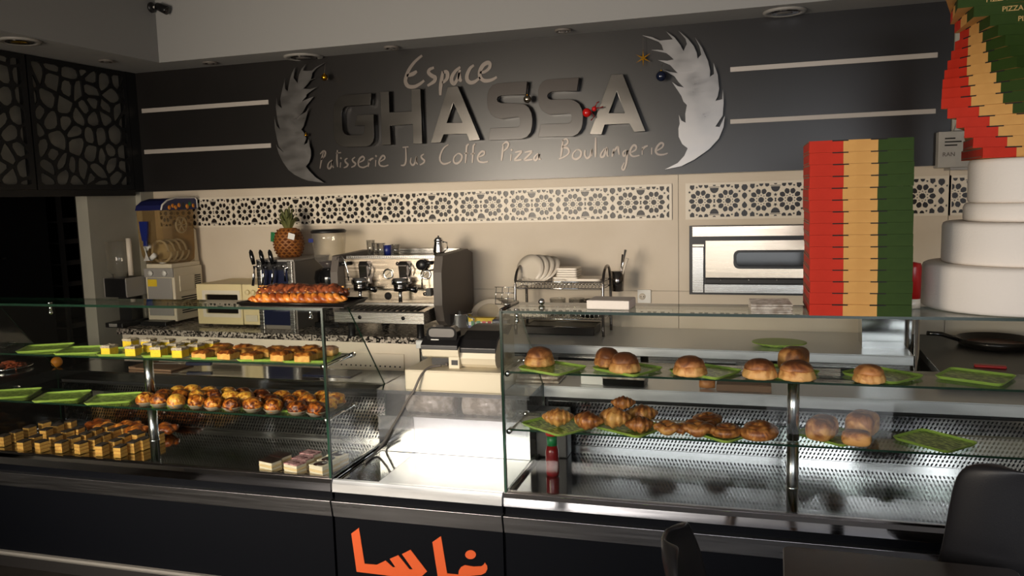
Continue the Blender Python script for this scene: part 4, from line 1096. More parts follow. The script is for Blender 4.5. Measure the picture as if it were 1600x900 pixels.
tag(MB().box(-.06, .07, -.02, .02, 0, .012).obj('red_cloth', 'red_plastic', loc=(p.x, p.y, ZT), rz=R_(-8), bevel=.004), 'small folded red cloth on the front of the dark counter', 'cloth')

# ---- tray rack in the dark side room
q = on_x(118, 430, -5.9)
t = thing('tray_rack', 'dim metal rack of baking trays standing in the dark side room', 'rack', (q.x, q.y, 0))
for x in (-.22, .22):
    for y in (-.32, .32): MB().box(x-.015, x+.015, y-.015, y+.015, 0, 1.95).obj('upright', 'grey_plastic', t)
for k in range(9):
    MB().box(-.21, .21, -.31, .31, .25+k*.18, .262+k*.18).box(.20, .21, -.31, .31, .262+k*.18, .29+k*.18).obj('baking_tray', 'grey_plastic', t)
q = on_x(18, 420, -5.6)
t = thing('side_door', 'dim brown door leaf with a lever handle in the side room', 'door', (q.x, q.y, 0))
MB().box(0, .045, -.32, .32, 0, 2.0).obj('leaf', 'dark_plastic', t)
MB().tube([(.045, -.22, 1.45), (.09, -.22, 1.45), (.09, -.12, 1.45)], .01, 8).obj('lever_handle', 'chrome', t)
# ================================================================== display counters
ZD, ZR, ZG, ZWT = .600, .615, 1.365, .905
ZS1, ZS2 = 1.117, .880
LU0, LU1, CU0, CU1, RU0, RU1 = -3.86, -1.822, -1.814, -1.046, -1.038, 1.35
VBL, VBR, VBC = .60, .69, .47
def gbox(mb, x0, x1, y0, y1, z0, z1):
    """pane of glass: two clear faces, green edges"""
    d = [x1-x0, y1-y0, z1-z0]; k = d.index(min(d))
    vs = [(x, y, z) for z in (z0, z1) for y in (y0, y1) for x in (x0, x1)]
    fs = [(0, 2, 3, 1), (4, 5, 7, 6), (0, 1, 5, 4), (2, 6, 7, 3), (0, 4, 6, 2), (1, 3, 7, 5)]; ax = [2, 2, 1, 1, 0, 0]
    for f, a in zip(fs, ax): mb.add(vs, [f], 0 if a == k else 1)
    return mb
GM = ['clear_glass', 'glass_edge']; GS = ['shelf_glass', 'glass_edge']
def perforated(u0, u1, z0, z1, v, pitch=.0165, row=.0165):
    nx = int((u1-u0)/pitch); nz = int((z1-z0)/row); mb = MB()
    vs = []; fs = []
    pw = (u1-u0)/nx; ph = (z1-z0)/nz
    ang = R_(58); ca, sa = math.cos(ang), math.sin(ang)
    L, wd = ph*.38, ph*.20
    hexa = [(-L-wd*.6, 0), (-L*.6, -wd), (L*.6, -wd), (L+wd*.6, 0), (L*.6, wd), (-L*.6, wd)]
    hexa = [(x*ca-y*sa, x*sa+y*ca) for x, y in hexa]
    hexa = sorted(hexa, key=lambda q: math.atan2(q[1], q[0]))
    out6 = [(pw/2, 0), (pw/2, ph/2), (-pw/2, ph/2), (-pw/2, 0), (-pw/2, -ph/2), (pw/2, -ph/2)]
    out6 = sorted(out6, key=lambda q: math.atan2(q[1], q[0]))
    for j in range(nz):
        for i in range(nx):
            cx = u0 + (i+.5)*pw + (pw/4 if j % 2 else -pw/4); cz = z0 + (j+.5)*ph
            k = len(vs)
            vs += [(cx+x, v, cz+z) for x, z in out6] + [(cx+x, v, cz+z) for x, z in hexa]
            fs += [(k+a, k+(a+1) % 6, k+6+(a+1) % 6, k+6+a) for a in range(6)]
    mb.add(vs, fs); return mb
def rot_f(o): return o
def counter_front(root, u0, u1, rail='rail_steel'):
    MB().prism([(.014, ZR), (.035, ZR-.002), (.035, .563), (0, .563), (.002, .60)], 'x', u0, u1).obj('top_rail', rail, root, bevel=.002)
    MB().box(u0+.002, u1-.002, .018, .05, .526, .563).obj('recess_strip', 'front_panel', root)
    MB().prism([(-.012, .526), (.03, .526), (.03, .452), (.002, .452)], 'x', u0, u1).obj('ledge_strip', 'ledge_steel', root, bevel=.0015)
    MB().box(u0+.002, u1-.002, .008, .03, .11, .452).obj('front_panel', 'front_panel', root)
    MB().prism([(-.012, .10), (-.012, .112), (.03, .112), (.03, .085), (.0, .085)], 'x', u0, u1).obj('kick_strip', 'frame_grey', root, bevel=.002)
    MB().box(u0+.01, u1-.01, .05, .08, 0, .10).obj('plinth', 'dark_plastic', root)
def place(name, label, cat, group=None):
    return thing(name, label, cat, F(0, 0, 0), TH, group)
def counter(name, label, u0, u1, vb, seams, vt, post, lab_u):
    t = place(name, label, 'display counter')
    counter_front(t, u0, u1)
    MB().box(u0+.004, u1-.004, .05, vb+.25, .10, ZD-.012).obj('carcass', 'dark_plastic', t)
    us = [u0+.004] + seams + [u1-.004]
    for a, b in zip(us[:-1], us[1:]): MB().box(a+.002, b-.002, .03, vb, ZD-.011, ZD).obj('deck_tray', 'deck_steel', t, bevel=.002)
    MB().box(u0, u1, .018, .032, ZR-.004, ZR+.008).obj('glass_channel', 'dark_chrome', t)
    p0 = u0 + .03; p1 = u1 - .006
    pf = perforated(p0, p1, ZD+.018, ZD+.232, vb-.003).obj('perforated_panel', 'counter_steel', t)
    MB().box(p0, p1, vb+.006, vb+.012, ZD, ZD+.25).obj('panel_backing', 'steel_hole', t)
    MB().box(p0, p1, vb-.012, vb+.004, ZD, ZD+.017).box(p0-.004, p0, vb-.006, vb+.004, ZD, ZD+.235).box(p0, p1, vb-.02, vb+.004, ZD+.232, ZD+.238).obj('panel_frame', 'counter_steel', t)
    MB().box(u0-.0, u1, vb-.008, vb+.27, ZWT-.006, ZWT).box(u0, u1, vb-.008, vb+.0, ZWT-.055, ZWT-.006).obj('rear_worktop', 'worn_steel' if u0 > -1.5 else 'counter_steel', t, bevel=.002)
    MB().box(u0+.01, u1-.01, vb+.01, vb+.262, .12, ZWT-.01).obj('rear_cabinet', 'dark_plastic', t)
    gbox(MB(), u0, u1, .020, .028, ZR+.002, ZG-.011).obj('front_glass', GM, t)
    gbox(MB(), u0, u1, .020, vt, ZG-.011, ZG).obj('top_glass', GS, t)
    prof = [(.029, ZR+.002), (.029, ZG-.012), (vt, ZG-.012), (vb-.01, ZWT+.0), (vb-.01, ZR+.002)]
    for k, (a, b) in enumerate(((u0, u0+.008), (u1-.008, u1))):
        if (k == 1 and b > .9): continue
        mb = MB(); n = len(prof)
        for i in range(n):
            p, q = prof[i], prof[(i+1) % n]
            mb.add([(a, *p), (a, *q), (b, *q), (b, *p)], [(0, 1, 2, 3)], 1)
        mb.add([(a, *p) for p in prof], [tuple(range(n))], 0); mb.add([(b, *p) for p in prof], [tuple(range(n))], 0)
        mb.obj('side_glass', GM, t)
        e = a+.014 if k == 0 else b-.022
        MB().tube([(e, .05, ZD+.008), (e, vb-.03, ZD+.008)], .008, 8).obj('side_channel', 'dark_chrome', t)
    for z, vs in ((ZS1, .285), (ZS2, .285)):
        s_ = gbox(MB(), u0+.03, u1-.03, .034, vs, z-.008, z).obj('glass_shelf', GS, t)
        for e in (u0+.022, u1-.022):
            if e > .95: continue
            MB().tube([(e, .03, z-.013), (e, vs+.01, z-.013)], .0055, 8).obj('shelf_bar', 'chrome', s_)
            MB().lathe([(.001, 0), (.011, 0), (.011, .035), (.001, .035)], 12, (e, .028, z-.010), axis='y').lathe([(.001, 0), (.012, 0), (.012, .03), (.001, .03)], 12, (e, vs, z-.010), axis='y').obj('shelf_clip', 'chrome', s_)
    for e in ((u0, u1-.010) if u1 < .9 else (u0,)): MB().box(e, e+.010, .014, .0295, ZR+.002, ZG-.001).obj('corner_strip', 'glass_edge', t)
    up, vp = post
    mb = MB().cyl((up, vp, ZD), .022, ZS2-.009-ZD, 20).cyl((up, vp, ZS2+.0005), .022, ZS1-.0095-ZS2, 20)
    mb.lathe([(.022, ZD+.09), (.0235, ZD+.092), (.0235, ZD+.098), (.022, ZD+.10)], 20, (up, vp, 0))
    mb.obj('post', 'post_steel', t)
    for e in lab_u:
        MB().tube([(e, .05, ZG-.010), (e, .05, ZG-.04)], .006, 8).ball((e, .05, ZG-.045), .010, 12).cyl((e, .05, ZG), .012, .004, 12).obj('glass_knob', 'chrome', t)
    return t
lc = counter('display_counter', 'left glass display counter full of cakes and muffins', LU0, LU1, VBL, [-3.25], .235, (-2.83, .13), (-1.90, -3.3))
rc = counter('display_counter', 'right glass display counter with brioches and croissants on green trays', RU0, RU1, VBR, [.075], .275, (.075, .10), (-.975,))
lc['group'] = rc['group'] = 'glass display counters'
MB().ball((-.91, .2, ZG+.013), .014, 14).obj('glass_knob', 'chrome', rc)
MB().tube([(-1.034, .03, ZG+.002), (-1.034, .27, ZG+.002)], .007, 8).obj('top_edge_strip', 'dark_chrome', rc)

# ---- low middle counter with the steel well
t = place('till_counter', 'low steel counter with an orange lettered black front between the glass counters', 'counter')
counter_front(t, CU0, CU1, 'worn_steel')
MB().box(CU0+.004, CU1-.004, .05, VBC+.36, .10, ZD-.012).obj('carcass', 'dark_plastic', t)
US = -1.625
for a_, b_, m_ in ((CU0+.004, US, 'deck_steel'), (US+.002, CU1-.004, 'worn_steel')):
    MB().box(a_, b_, .03, VBC, ZD-.011, ZD).obj('well_floor', m_, t)
for a_, b_, m_ in ((CU0+.004, US, 'counter_steel'), (US+.002, CU1-.004, 'worn_steel')):
    MB().box(a_, b_, VBC, VBC+.008, ZD+.002, .777).box(a_, b_, VBC-.006, VBC+.03, .772, .779).obj('well_back', m_, t)
MB().box(CU0+.004, CU1-.004, VBC+.30, VBC+.31, .777, ZWT-.03).obj('niche_back', 'grey_plastic', t)
MB().box(CU0+.004, CU1-.004, VBC+.01, VBC+.30, .770, .777).obj('niche_floor', 'counter_steel', t)
MB().box(CU0, CU1, VBC-.002, VBC+.52, ZWT-.02, ZWT).obj('till_top', 'counter_steel', t, bevel=.002)
gbox(MB(), CU0+.01, CU1-.01, VBC-.014, VBC-.010, .715, ZWT+.002).obj('clear_flap', ['plastic_sheet', 'plastic_sheet'], t)
# orange lettering on the front
AR = [[(312,600),(365,560),(405,812),(490,820),(552,790),(605,838),(622,836),(582,778),(642,752),(722,852),(745,852),(668,744),(728,714),(845,866),(800,905),(740,916),(350,868)],
      [(882,660),(942,618),(985,880),(1065,888),(1068,860),(1082,836),(1110,822),(1170,832),(1225,830),(1242,818),(1250,803),(1266,828),(1268,850),(1255,875),(1225,890),(1150,897),(1125,915),(1115,935),(1060,945),(925,935)],
      [(1150+38*math.cos(2*PI*k/20), 748+31*math.sin(2*PI*k/20)) for k in range(20)]]
for i, a in enumerate(AR):
    q = [onf(px, py, .008) for px, py in crop(a, 480, 700, 4.5)]
    o = plate('orange_letter', [[(p.x, p.z) for p in q]], .003, 'letter_orange', t, loc=(0, .0063, 0))
# rolls in the niche
for i, (u, lab) in enumerate(((-1.56, 'clear film roll behind the plastic flap, the left one'), (-1.27, 'clear film roll behind the plastic flap, the right one'))):
    p = F(u, VBC+.09, .777)
    tt = thing('film_roll', lab, 'roll', p, TH, 'film rolls behind the plastic flap')
    MB().lathe([(.03, -.12), (.055, -.12), (.055, .12), (.03, .12)], 22, (0, 0, .055), axis='x').obj('film', 'clear_film', tt)
    MB().lathe([(.02, -.125), (.03, -.125), (.03, .125), (.02, .125)], 18, (0, 0, .055), axis='x').obj('core', 'bag_brown', tt)

# ---- cash drawer, register and its cable
p = F(-1.425, VBC+.015, ZWT)
t = thing('cash_box', 'cream cash box with a wide front on the low middle counter', 'cash drawer', p, TH)
MB().box(-.243, .243, .004, .40, 0, .098).obj('case', 'cream_plastic', t, bevel=.004)
MB().box(-.238, .238, 0, .004, .006, .092).obj('drawer_front', 'cream_plastic', t, bevel=.002)
p = F(-1.408, VBC+.085, ZWT+.098)
t = thing('cash_register', 'cream and black cash register seen from behind on the cash drawer', 'cash register', p, TH)
MB().prism([(.03, 0), (.008, .02), (.0, .05), (.004, .075), (.05, .125), (.14, .15), (.30, .165), (.33, .15), (.33, 0)], 'x', 0, .175).obj('printer_case', 'cream_plastic', t, bevel=.006)
MB().prism([(-.02, .058), (-.026, .085), (-.02, .10), (.05, .118), (.30, .118), (.30, .03), (.08, .03)], 'x', -.185, .0).obj('display_base', 'cream_plastic', t, bevel=.006)
MB().box(-.17, -.0, .06, .30, 0, .04).obj('foot_block', 'dark_plastic', t)
MB().prism([(-.003, .076), (-.004, .10), (.03, .135), (.12, .165), (.22, .176), (.30, .172), (.28, .155), (.22, .13), (.13, .152), (.05, .128)], 'x', -.002, .178).obj('printer_cover', 'black_plastic', t, bevel=.003)
MB().prism([(-.03, .092), (-.03, .115), (.02, .15), (.28, .15), (.28, .10), (.0, .10)], 'x', -.188, -.003).obj('display_cover', 'black_plastic', t, bevel=.005)
MB().prism(rrect(-.168, -.012, .12, .20, .034, 5), 'y', .0, .055).obj('display_head', 'glossy_black', t, bevel=.006)
plate('display_window', [rrect(-.155, -.025, .15, .19, .016)], .002, 'screen_grey', t, loc=(0, -.0015, 0))
MB().box(-.145, -.105, -.002, -.0005, .135, .139).obj('maker_mark', 'white_plastic', t)
MB().box(-.055, .0, -.012, .03, 0, .062).obj('socket_block', 'cream_plastic', t, bevel=.003)
MB().box(-.04, -.008, -.0135, -.0115, .018, .042).obj('socket', 'black_plastic', t)
MB().tube([(-.058, -.012, .02), (-.07, -.014, .02)], .008, 8).obj('plug', 'grey_plastic', t)
pts = []
for px, py, v in ((690, 571, VBC+.06), (675, 573, VBC+.045), (664, 579, VBC+.02), (655, 592, VBC-.005), (647, 610, VBC-.02), (637, 625, VBC-.025), (622, 652, VBC-.025), (610, 672, VBC-.025), (600, 690, VBC-.03)):
    q = onf(px, py, v); pts.append(F(q.x, q.y, max(q.z, ZD+.01)))
q = toF(pts[-1]); pts.append(F(-1.80, VBC-.06, ZD+.012)); pts.append(F(-1.79, VBC-.2, ZD+.009))
tag(MB().tube(smooth_line([tuple(p) for p in pts], 5), .006, 8).obj('register_cable', 'cable_grey'), 'grey cable running from the cash register down beside the left glass counter', 'cable')
# ================================================================== what stands in and on the counters
def W(u, v, z): return F(u, v, z)
rnd = random.Random(21)
# ---- green melamine trays
def tray_mesh():
    a, b = .112, .095
    mb = MB(); o = rrect(-a, a, -b, b, .022, 4); i_ = rrect(-a+.0075, a-.0075, -b+.0065, b-.0065, .018, 4); n = len(o)
    base = [(x*.93, y*.93) for x, y in o]
    body = MB(); body.prism(i_, 'z', .0005, .0035)
    rim = MB()
    vs = [(x, y, 0) for x, y in base] + [(x, y, .010) for x, y in o] + [(x*.985, y*.985, .0115) for x, y in o] + [(x, y, .0034) for x, y in i_] + [(x, y, .0004) for x, y in i_]
    fs = []
    for r in range(4):
        for k in range(n): fs.append((r*n+k, r*n+(k+1) % n, (r+1)*n+(k+1) % n, (r+1)*n+k))
    for k in range(n): fs.append((4*n+k, 4*n+(k+1) % n, (k+1) % n, k))
    rim.add(vs, fs)
    return body.mesh('tray_base', 'leaf_print'), rim.mesh('tray_rim', 'tray_rim')
TBM, TRM = tray_mesh()
def tray(px, py, z, ang, label, group, sc=1.0):
    q = onfz(px, py, z)
    t = thing('leaf_tray', label, 'tray', F(q.x, q.y, z+.0005), TH+R_(ang), group)
    link('tray_base', TBM, t); link('tray_rim', TRM, t)
    t.scale = (sc, sc, 1)
    return t
GL1, GL2, GR1, GR2 = 'green trays on the upper left shelf', 'green trays on the lower left shelf', 'green trays on the upper right shelf', 'green trays on the lower right shelf'
tray(72, 545.5, ZS1, 28, 'empty green leaf tray on the upper left shelf, the leftmost', GL1)
tray(133, 549, ZS1, 18, 'green leaf tray on the upper left shelf beside the first yellow cake', GL1)
tray(200, 551, ZS1, 15, 'green leaf tray under the first yellow cakes', GL1)
tray(270, 553, ZS1, 12, 'green leaf tray under the last yellow cakes', GL1)
tray(345, 556, ZS1, 12, 'green leaf tray under the first baked squares', GL1)
tray(418, 559, ZS1, 10, 'green leaf tray under the middle baked squares', GL1)
tray(488, 561, ZS1, 10, 'green leaf tray under the last baked squares beside the glass edge', GL1)
tray(20, 617, ZS2, 26, 'empty green leaf tray on the lower left shelf cut by the picture edge', GL2)
tray(98, 621, ZS2, 25, 'empty green leaf tray on the lower left shelf, second from the left', GL2)
tray(178, 624.5, ZS2, 25, 'empty green leaf tray on the lower left shelf next to the post', GL2)
tray(282, 628, ZS2, 15, 'green leaf tray under the first muffins', GL2)
tray(375, 632, ZS2, 12, 'green leaf tray under the middle muffins', GL2)
tray(462, 636, ZS2, 12, 'green leaf tray under the last muffins', GL2)
tray(863, 577, ZS1, -27, 'green leaf tray under the pale brioche at the left end of the upper right shelf', GR1)
tray(980, 578, ZS1, -31, 'green leaf tray under the two brioches on the upper right shelf', GR1)
tray(1102, 582, ZS1, -30, 'green leaf tray under the single low brioche on the upper right shelf', GR1)
tray(1222, 584, ZS1, -30, 'green leaf tray under the brioches above the chrome post', GR1)
tray(1378, 588, ZS1, -42, 'green leaf tray under the brioche nearest the right picture edge', GR1)
tray(1524, 591, ZS1, -29, 'empty green leaf tray at the right end of the upper right shelf', GR1)
tray(873, 666, ZS2, -36, 'green leaf tray under the two croissants on the lower right shelf', GR2, 1.12)
tray(985, 669, ZS2, -30, 'green leaf tray under the heap of croissants', GR2, 1.05)
tray(1125, 677, ZS2, -38, 'green leaf tray under the spiral pastries', GR2)
tray(1300, 682, ZS2, -40, 'green leaf tray under the two brioche loaves on the lower right shelf', GR2)
tray(1460, 691, ZS2, -44, 'empty green leaf tray at the right end of the lower right shelf', GR2)
TT = .0038                                        # food rests on the tray base

# ---- yellow sponge cakes
def cake_proto(label):
    t = thing('sponge_cake', label, 'cake')
    MB().box(-.027, .027, -.027, .027, 0, .035).obj('sponge', 'sponge_yellow', t, bevel=.003)
    mb = MB(); r2 = random.Random(4); n = 6
    top = [[.045 + r2.uniform(-.003, .004) for _ in range(n+1)] for _ in range(n+1)]
    vs = []; fs = []
    for i in range(n+1):
        for j in range(n+1): vs.append((-.028+.056*i/n, -.028+.056*j/n, top[i][j]))
    for i in range(n):
        for j in range(n): fs.append((i*(n+1)+j, (i+1)*(n+1)+j, (i+1)*(n+1)+j+1, i*(n+1)+j+1))
    k = len(vs); vs += [(-.0275, -.0275, .0345), (.0275, -.0275, .0345), (.0275, .0275, .0345), (-.0275, .0275, .0345)]
    e = [[i*(n+1) for i in range(n+1)], [n*(n+1)+j for j in range(n+1)], [i*(n+1)+n for i in range(n, -1, -1)], [j for j in range(n, -1, -1)]]
    for a in range(4): fs.append(tuple([k+a, k+(a+1) % 4] + e[a][::-1]))
    fs.append((k+3, k+2, k+1, k))
    mb.add(vs, fs); mb.obj('crumb_topping', 'crumb_top', t)
    return t
def row_label(kind, i, n, row, where):
    s = 'leftmost' if i == 0 else 'rightmost' if i == n-1 else ORD[i] + ' from the left'
    return '%s, %s row, %s' % (kind, row, s)
cakes = [('front', [(171.5, 549), (209, 549.5), (248.5, 551), (282, 551.5)]), ('back', [(205, 541), (233, 538.5), (262, 538), (296, 538.5), (331, 539)]), ('middle', [(237, 544), (275, 544), (307, 546)])]
proto = None
for row, lst in cakes:
    for i, (px, py) in enumerate(lst):
        q = onfz(px, py, ZS1+.03); v = {'front': .068, 'middle': .155, 'back': .245}[row]; u = onf(px, py, v).x
        lab = row_label('yellow sponge cake with grey crumb top', i, len(lst), row, 'on the upper left shelf')
        loc = F(u, v, ZS1+TT+.001); rz = TH + R_(rnd.uniform(-6, 9))
        if proto is None:
            proto = cake_proto(lab); proto.location = loc; proto.rotation_euler.z = rz; proto['group'] = 'yellow sponge cakes'
        else: clone(proto, lab, loc, rz, 'yellow sponge cakes')

# ---- baked squares
def square_proto(label):
    t = thing('baked_square', label, 'pastry')
    MB().box(-.037, .037, -.034, .034, 0, .026).obj('filling', 'quiche_side', t, bevel=.004)
    mb = MB(); n = 7; vs = []; fs = []; r2 = random.Random(8)
    for i in range(n+1):
        for j in range(n+1):
            e = min(i, n-i, j, n-j)
            vs.append((-.039+.078*i/n, -.036+.072*j/n, (.024 if e == 0 else .034) + r2.uniform(-.002, .004)))
    for i in range(n):
        for j in range(n): fs.append((i*(n+1)+j, (i+1)*(n+1)+j, (i+1)*(n+1)+j+1, i*(n+1)+j+1))
    mb.add(vs, fs, smooth=True)
    mb.obj('browned_top', 'quiche_top', t)
    return t
sq = [('front', .07, [(317, 553), (357, 555), (393, 556), (440, 559), (477, 560), (505, 561)]), ('middle', .145, [(337, 548), (378, 550), (413, 551), (458, 553), (492, 555)]), ('back', .215, [(348, 544), (381, 545), (398, 543.5), (432, 547), (459, 548), (485, 549), (513, 550), (532, 550)])]
proto = None
for row, v, lst in sq:
    for i, (px, py) in enumerate(lst):
        u = onf(px, py, v).x
        lab = row_label('golden baked square with browned top', i, len(lst), row, 'on the upper left shelf')
        loc = F(u, v, ZS1+TT+.0012); rz = TH + R_(rnd.uniform(-8, 8))
        if u > LU1 - .06: continue
        if proto is None:
            proto = square_proto(lab); proto.location = loc; proto.rotation_euler.z = rz; proto['group'] = 'baked squares'
        else: clone(proto, lab, loc, rz, 'baked squares', (1, 1, rnd.uniform(.85, 1.2)))

# ---- muffins in paper cups
def muffin_proto(label, seed):
    r2 = random.Random(seed)
    t = thing('muffin', label, 'muffin')
    MB().lathe([(.001, 0), (.029, 0), (.0415, .017), (.043, .021), (.0405, .020), (.001, .008)], 24, wob=lambda a, j, n: 1 + (.035 if (int(a/(2*PI)*24+.5) % 2) and j > 1 else 0)).obj('paper_cup', 'paper_cup', t)
    k = 9; ph = r2.random()*6; amp = [r2.uniform(.02, .06) for _ in range(3)]
    prof = [(.032, .008), (.0385, .018), (.0405, .029), (.038, .042), (.031, .053), (.018, .061), (.001, .064)]
    def wob(a, j, n):
        tw = a + j*.30
        return 1 + .22*abs(math.sin(5*tw/2+ph))*(1 if j < n-1 else 0) - .12 + .05*math.sin(3*a+j*1.7+ph) + amp[0]*math.sin(2*a+ph)
    MB().lathe([(.001, .012)] + prof, 45, wob=wob).obj('crust', 'muffin_crust', t)
    return t
mf = [('front', [(227.5, 630), (250, 630), (277, 633), (307, 633), (335, 635), (363, 636), (395, 638), (428, 640), (466, 642.5), (496, 644)], .062),
      ('middle', [(256, 621), (281, 618), (308, 622), (332.5, 622), (361, 624), (384, 625), (421.5, 626.5), (452.5, 627.5), (481.5, 630), (514, 634)], .145),
      ('back', [(278, 612), (301.5, 612), (327, 614), (356, 614.5), (381, 617), (407.5, 619), (441, 619), (471, 621), (503, 624), (536, 627)], .225)]
protos = []
for row, lst, v in mf:
    for i, (px, py) in enumerate(lst):
        u = onf(px, py, v).x
        if u > LU1 - .07: u = LU1 - .072
        lab = row_label('golden brown muffin in a white paper cup', i, len(lst), row, 'on the lower left shelf')
        loc = F(u, v + rnd.uniform(-.008, .008), ZS2+TT+.001); rz = rnd.uniform(0, 6)
        if len(protos) < 4:
            m_ = muffin_proto(lab, len(protos)+1); m_.location = loc; m_.rotation_euler.z = rz; m_['group'] = 'muffins'; protos.append(m_)
        else: clone(protos[rnd.randrange(4)], lab, loc, rz, 'muffins', (1.04, 1.04, rnd.uniform(.9, 1.1)))

# ---- layered cake bars on the floor of the left counter
def bar_proto(label):
    t = thing('cake_bar', label, 'cake')
    a, b = .0200, .026
    for z0, z1 in ((0, .014), (.0185, .032), (.0365, .050)):
        MB().box(-a, a, -b, b, z0, z1).obj('sponge_layer', 'layer_sponge', t, bevel=.002)
    for z0, z1 in ((.014, .0185), (.032, .0365)): MB().box(-a+.0015, a-.0015, -b+.0015, b-.0015, z0, z1).obj('filling', 'layer_cream', t)
    MB().box(-a-.0005, a+.0005, -b-.0005, b+.0005, .050, .057).obj('chocolate_top', 'cocoa_glaze', t, bevel=.002)
    return t
tops = [('front', [(5.5, 679.5), (37, 687.8), (65, 688.3), (96, 689), (126.5, 690.3), (159, 693.5), (187.5, 695.8)]),
        ('second', [(25, 673), (55.5, 680.5), (87, 679.5), (115, 682), (147, 683.5), (180, 686.5), (208, 689), (223.5, 684.3)]),
        ('third', [(46, 665.5), (72, 669.5), (105.5, 672.2), (133, 676), (162.5, 677.2), (194.5, 679.5), (216, 676)]),
        ('back', [(69.5, 658.3), (89.5, 662.5), (110, 656.5), (122, 667.5), (149.5, 669.5), (178, 670.3), (210, 673), (168, 663.5), (192.5, 666), (246.5, 676)])]
proto = None
for row, lst in tops:
    lst = sorted(lst)
    for i, (px, py) in enumerate(lst):
        q = onfz(px, py, ZD+.058)
        lab = row_label('layered cake bar with dark chocolate top', i, len(lst), row, 'on the floor of the left counter')
        loc = F(q.x, min(max(q.y, .075), .5), ZD+.002); rz = TH + R_(rnd.uniform(-14, 10))
        if proto is None:
            proto = bar_proto(lab); proto.location = loc; proto.rotation_euler.z = rz; proto['group'] = 'layered cake bars'
        else: clone(proto, lab, loc, rz, 'layered cake bars')

# ---- sweep helper for pastries
def sweep(mb, path, radii, seg=14, flat=.8, ridge=0., nr=0, m=0):
    pts = [Vector(p) for p in path]; n = len(pts); vs = []
    for i, p in enumerate(pts):
        t = (pts[min(n-1, i+1)] - pts[max(0, i-1)]).normalized()
        a = t.cross(Vector((0, 0, 1))).normalized(); b = a.cross(t)
        r = radii[i]
        for k in range(seg):
            q = 2*PI*k/seg; rr = r
            if nr: rr *= 1 + ridge*math.sin(nr*q + i*.9)
            vs.append(p + a*(rr*math.cos(q)) + b*(rr*flat*math.sin(q)))
    fs = [(i*seg+k, i*seg+(k+1) % seg, (i+1)*seg+(k+1) % seg, (i+1)*seg+k) for i in range(n-1) for k in range(seg)]
    fs += [tuple(range(seg-1, -1, -1)), tuple((n-1)*seg+k for k in range(seg))]
    return mb.add(vs, fs, m, True)
def drop(mb):                                     # set the lowest point to z = 0
    z = min(v[2] for v in mb.v); mb.v = [(x, y, w-z) for x, y, w in mb.v]; return mb
def croissant(L, H, bend=.35, segs=7, seed=1):
    mb = MB(); n = 36; path = []; rad = []
    for i in range(n+1):
        s = i/n*2-1
        path.append((s*L/2, bend*L*.5*s*s, 0))
        env = (1-abs(s)**1.75)*.84+.16
        st = (abs(s)*segs*.5) % 1
        rad.append(H/2*1.34*env*(1 + .22*(1-st) - .12))
    sweep(mb, path, rad, 16, .86)
    return drop(mb)
def set_food(name, label, cat, px, py, z, v, mb_mats, rz, group=None, part='crust'):
    u = onf(px, py, v).x
    t = thing(name, label, cat, F(u, v, z+TT+.001), TH + R_(rz), group)
    for nm, mb, m_ in mb_mats: mb.obj(nm, m_, t)
    return t
# croissants on the lower right shelf
G = 'croissants on the lower right shelf'
def cr(px, py, v, L, H, rz, lab, z=ZS2, bend=.3):
    c1 = croissant(L, H, bend)
    return set_food('croissant', lab, 'croissant', px, py, z, v, [('crust', c1, 'croissant_crust')], rz, G)
cr(872, 668, .085, .125, .062, 12, 'pale golden croissant at the left end of the lower right shelf')
cr(918, 668, .06, .125, .062, -16, 'croissant lying second from the left on the lower right shelf')
cr(960, 668, .105, .13, .07, -10, 'large brown croissant at the left of the heap')
cr(1003, 664, .19, .13, .065, 15, 'croissant at the back of the heap')
cr(1000, 676, .058, .11, .055, 20, 'glazed croissant at the front right of the heap')
cr(974, 648, .115, .095, .045, 8, 'small croissant lying on top of the heap', ZS2+.075)
# flat flaky twists and spiral rolls
def twist(L, Wd, H, seed):
    r2 = random.Random(seed); mb = MB(); 
    for s in range(3):
        path = [(L*(i/12-.5), (s-1)*Wd*.28 + .006*math.sin(i*.8+s*2), .006*math.sin(i*.9+s*2.1)) for i in range(13)]
        sweep(mb, path, [H*.5*(.55+.55*math.sin(PI*(i+.8)/13.6)) for i in range(13)], 10, .8, .1, 3)
    return drop(mb)
def spiral(R, H, seed):
    mb = MB(); n = 64
    path = []; rad = []
    for i in range(n+1):
        f_ = i/n; a = f_*2*PI*2.6 + seed; r = R*(1-.82*f_)
        path.append((r*math.cos(a), r*math.sin(a), H*.30 + H*.42*f_)); rad.append(H*.34*(1-.25*f_)*(.5 if i == 0 else 1))
    sweep(mb, path, rad, 10, 1.0)
    return drop(mb)
G = 'flaky twists and spirals on the lower right shelf'
set_food('flaky_twist', 'flat flaky twist pastry right of the croissant heap', 'pastry', 1047, 683, ZS2, .075, [('crust', twist(.12, .075, .04, 1), 'croissant_crust')], -8, G)
set_food('flaky_twist', 'flat flaky twist pastry between the other twist and the spiral rolls', 'pastry', 1092, 683, ZS2, .08, [('crust', twist(.125, .09, .05, 2), 'croissant_crust')], 6, G)
set_food('spiral_roll', 'spiral roll at the back of the tray, leftmost of the three', 'pastry', 1106, 664, ZS2, .215, [('crust', spiral(.052, .055, .4), 'croissant_crust')], 0, G)
set_food('spiral_roll', 'dark spiral roll at the front, the middle one of the three', 'pastry', 1136, 683, ZS2, .085, [('crust', spiral(.052, .052, 1.9), 'croissant_crust')], 0, G)
set_food('spiral_roll', 'tall spiral roll next to the chrome post on the lower right shelf', 'pastry', 1187, 683, ZS2, .085, [('crust', spiral(.056, .07, 3.2), 'croissant_crust')], 0, G)
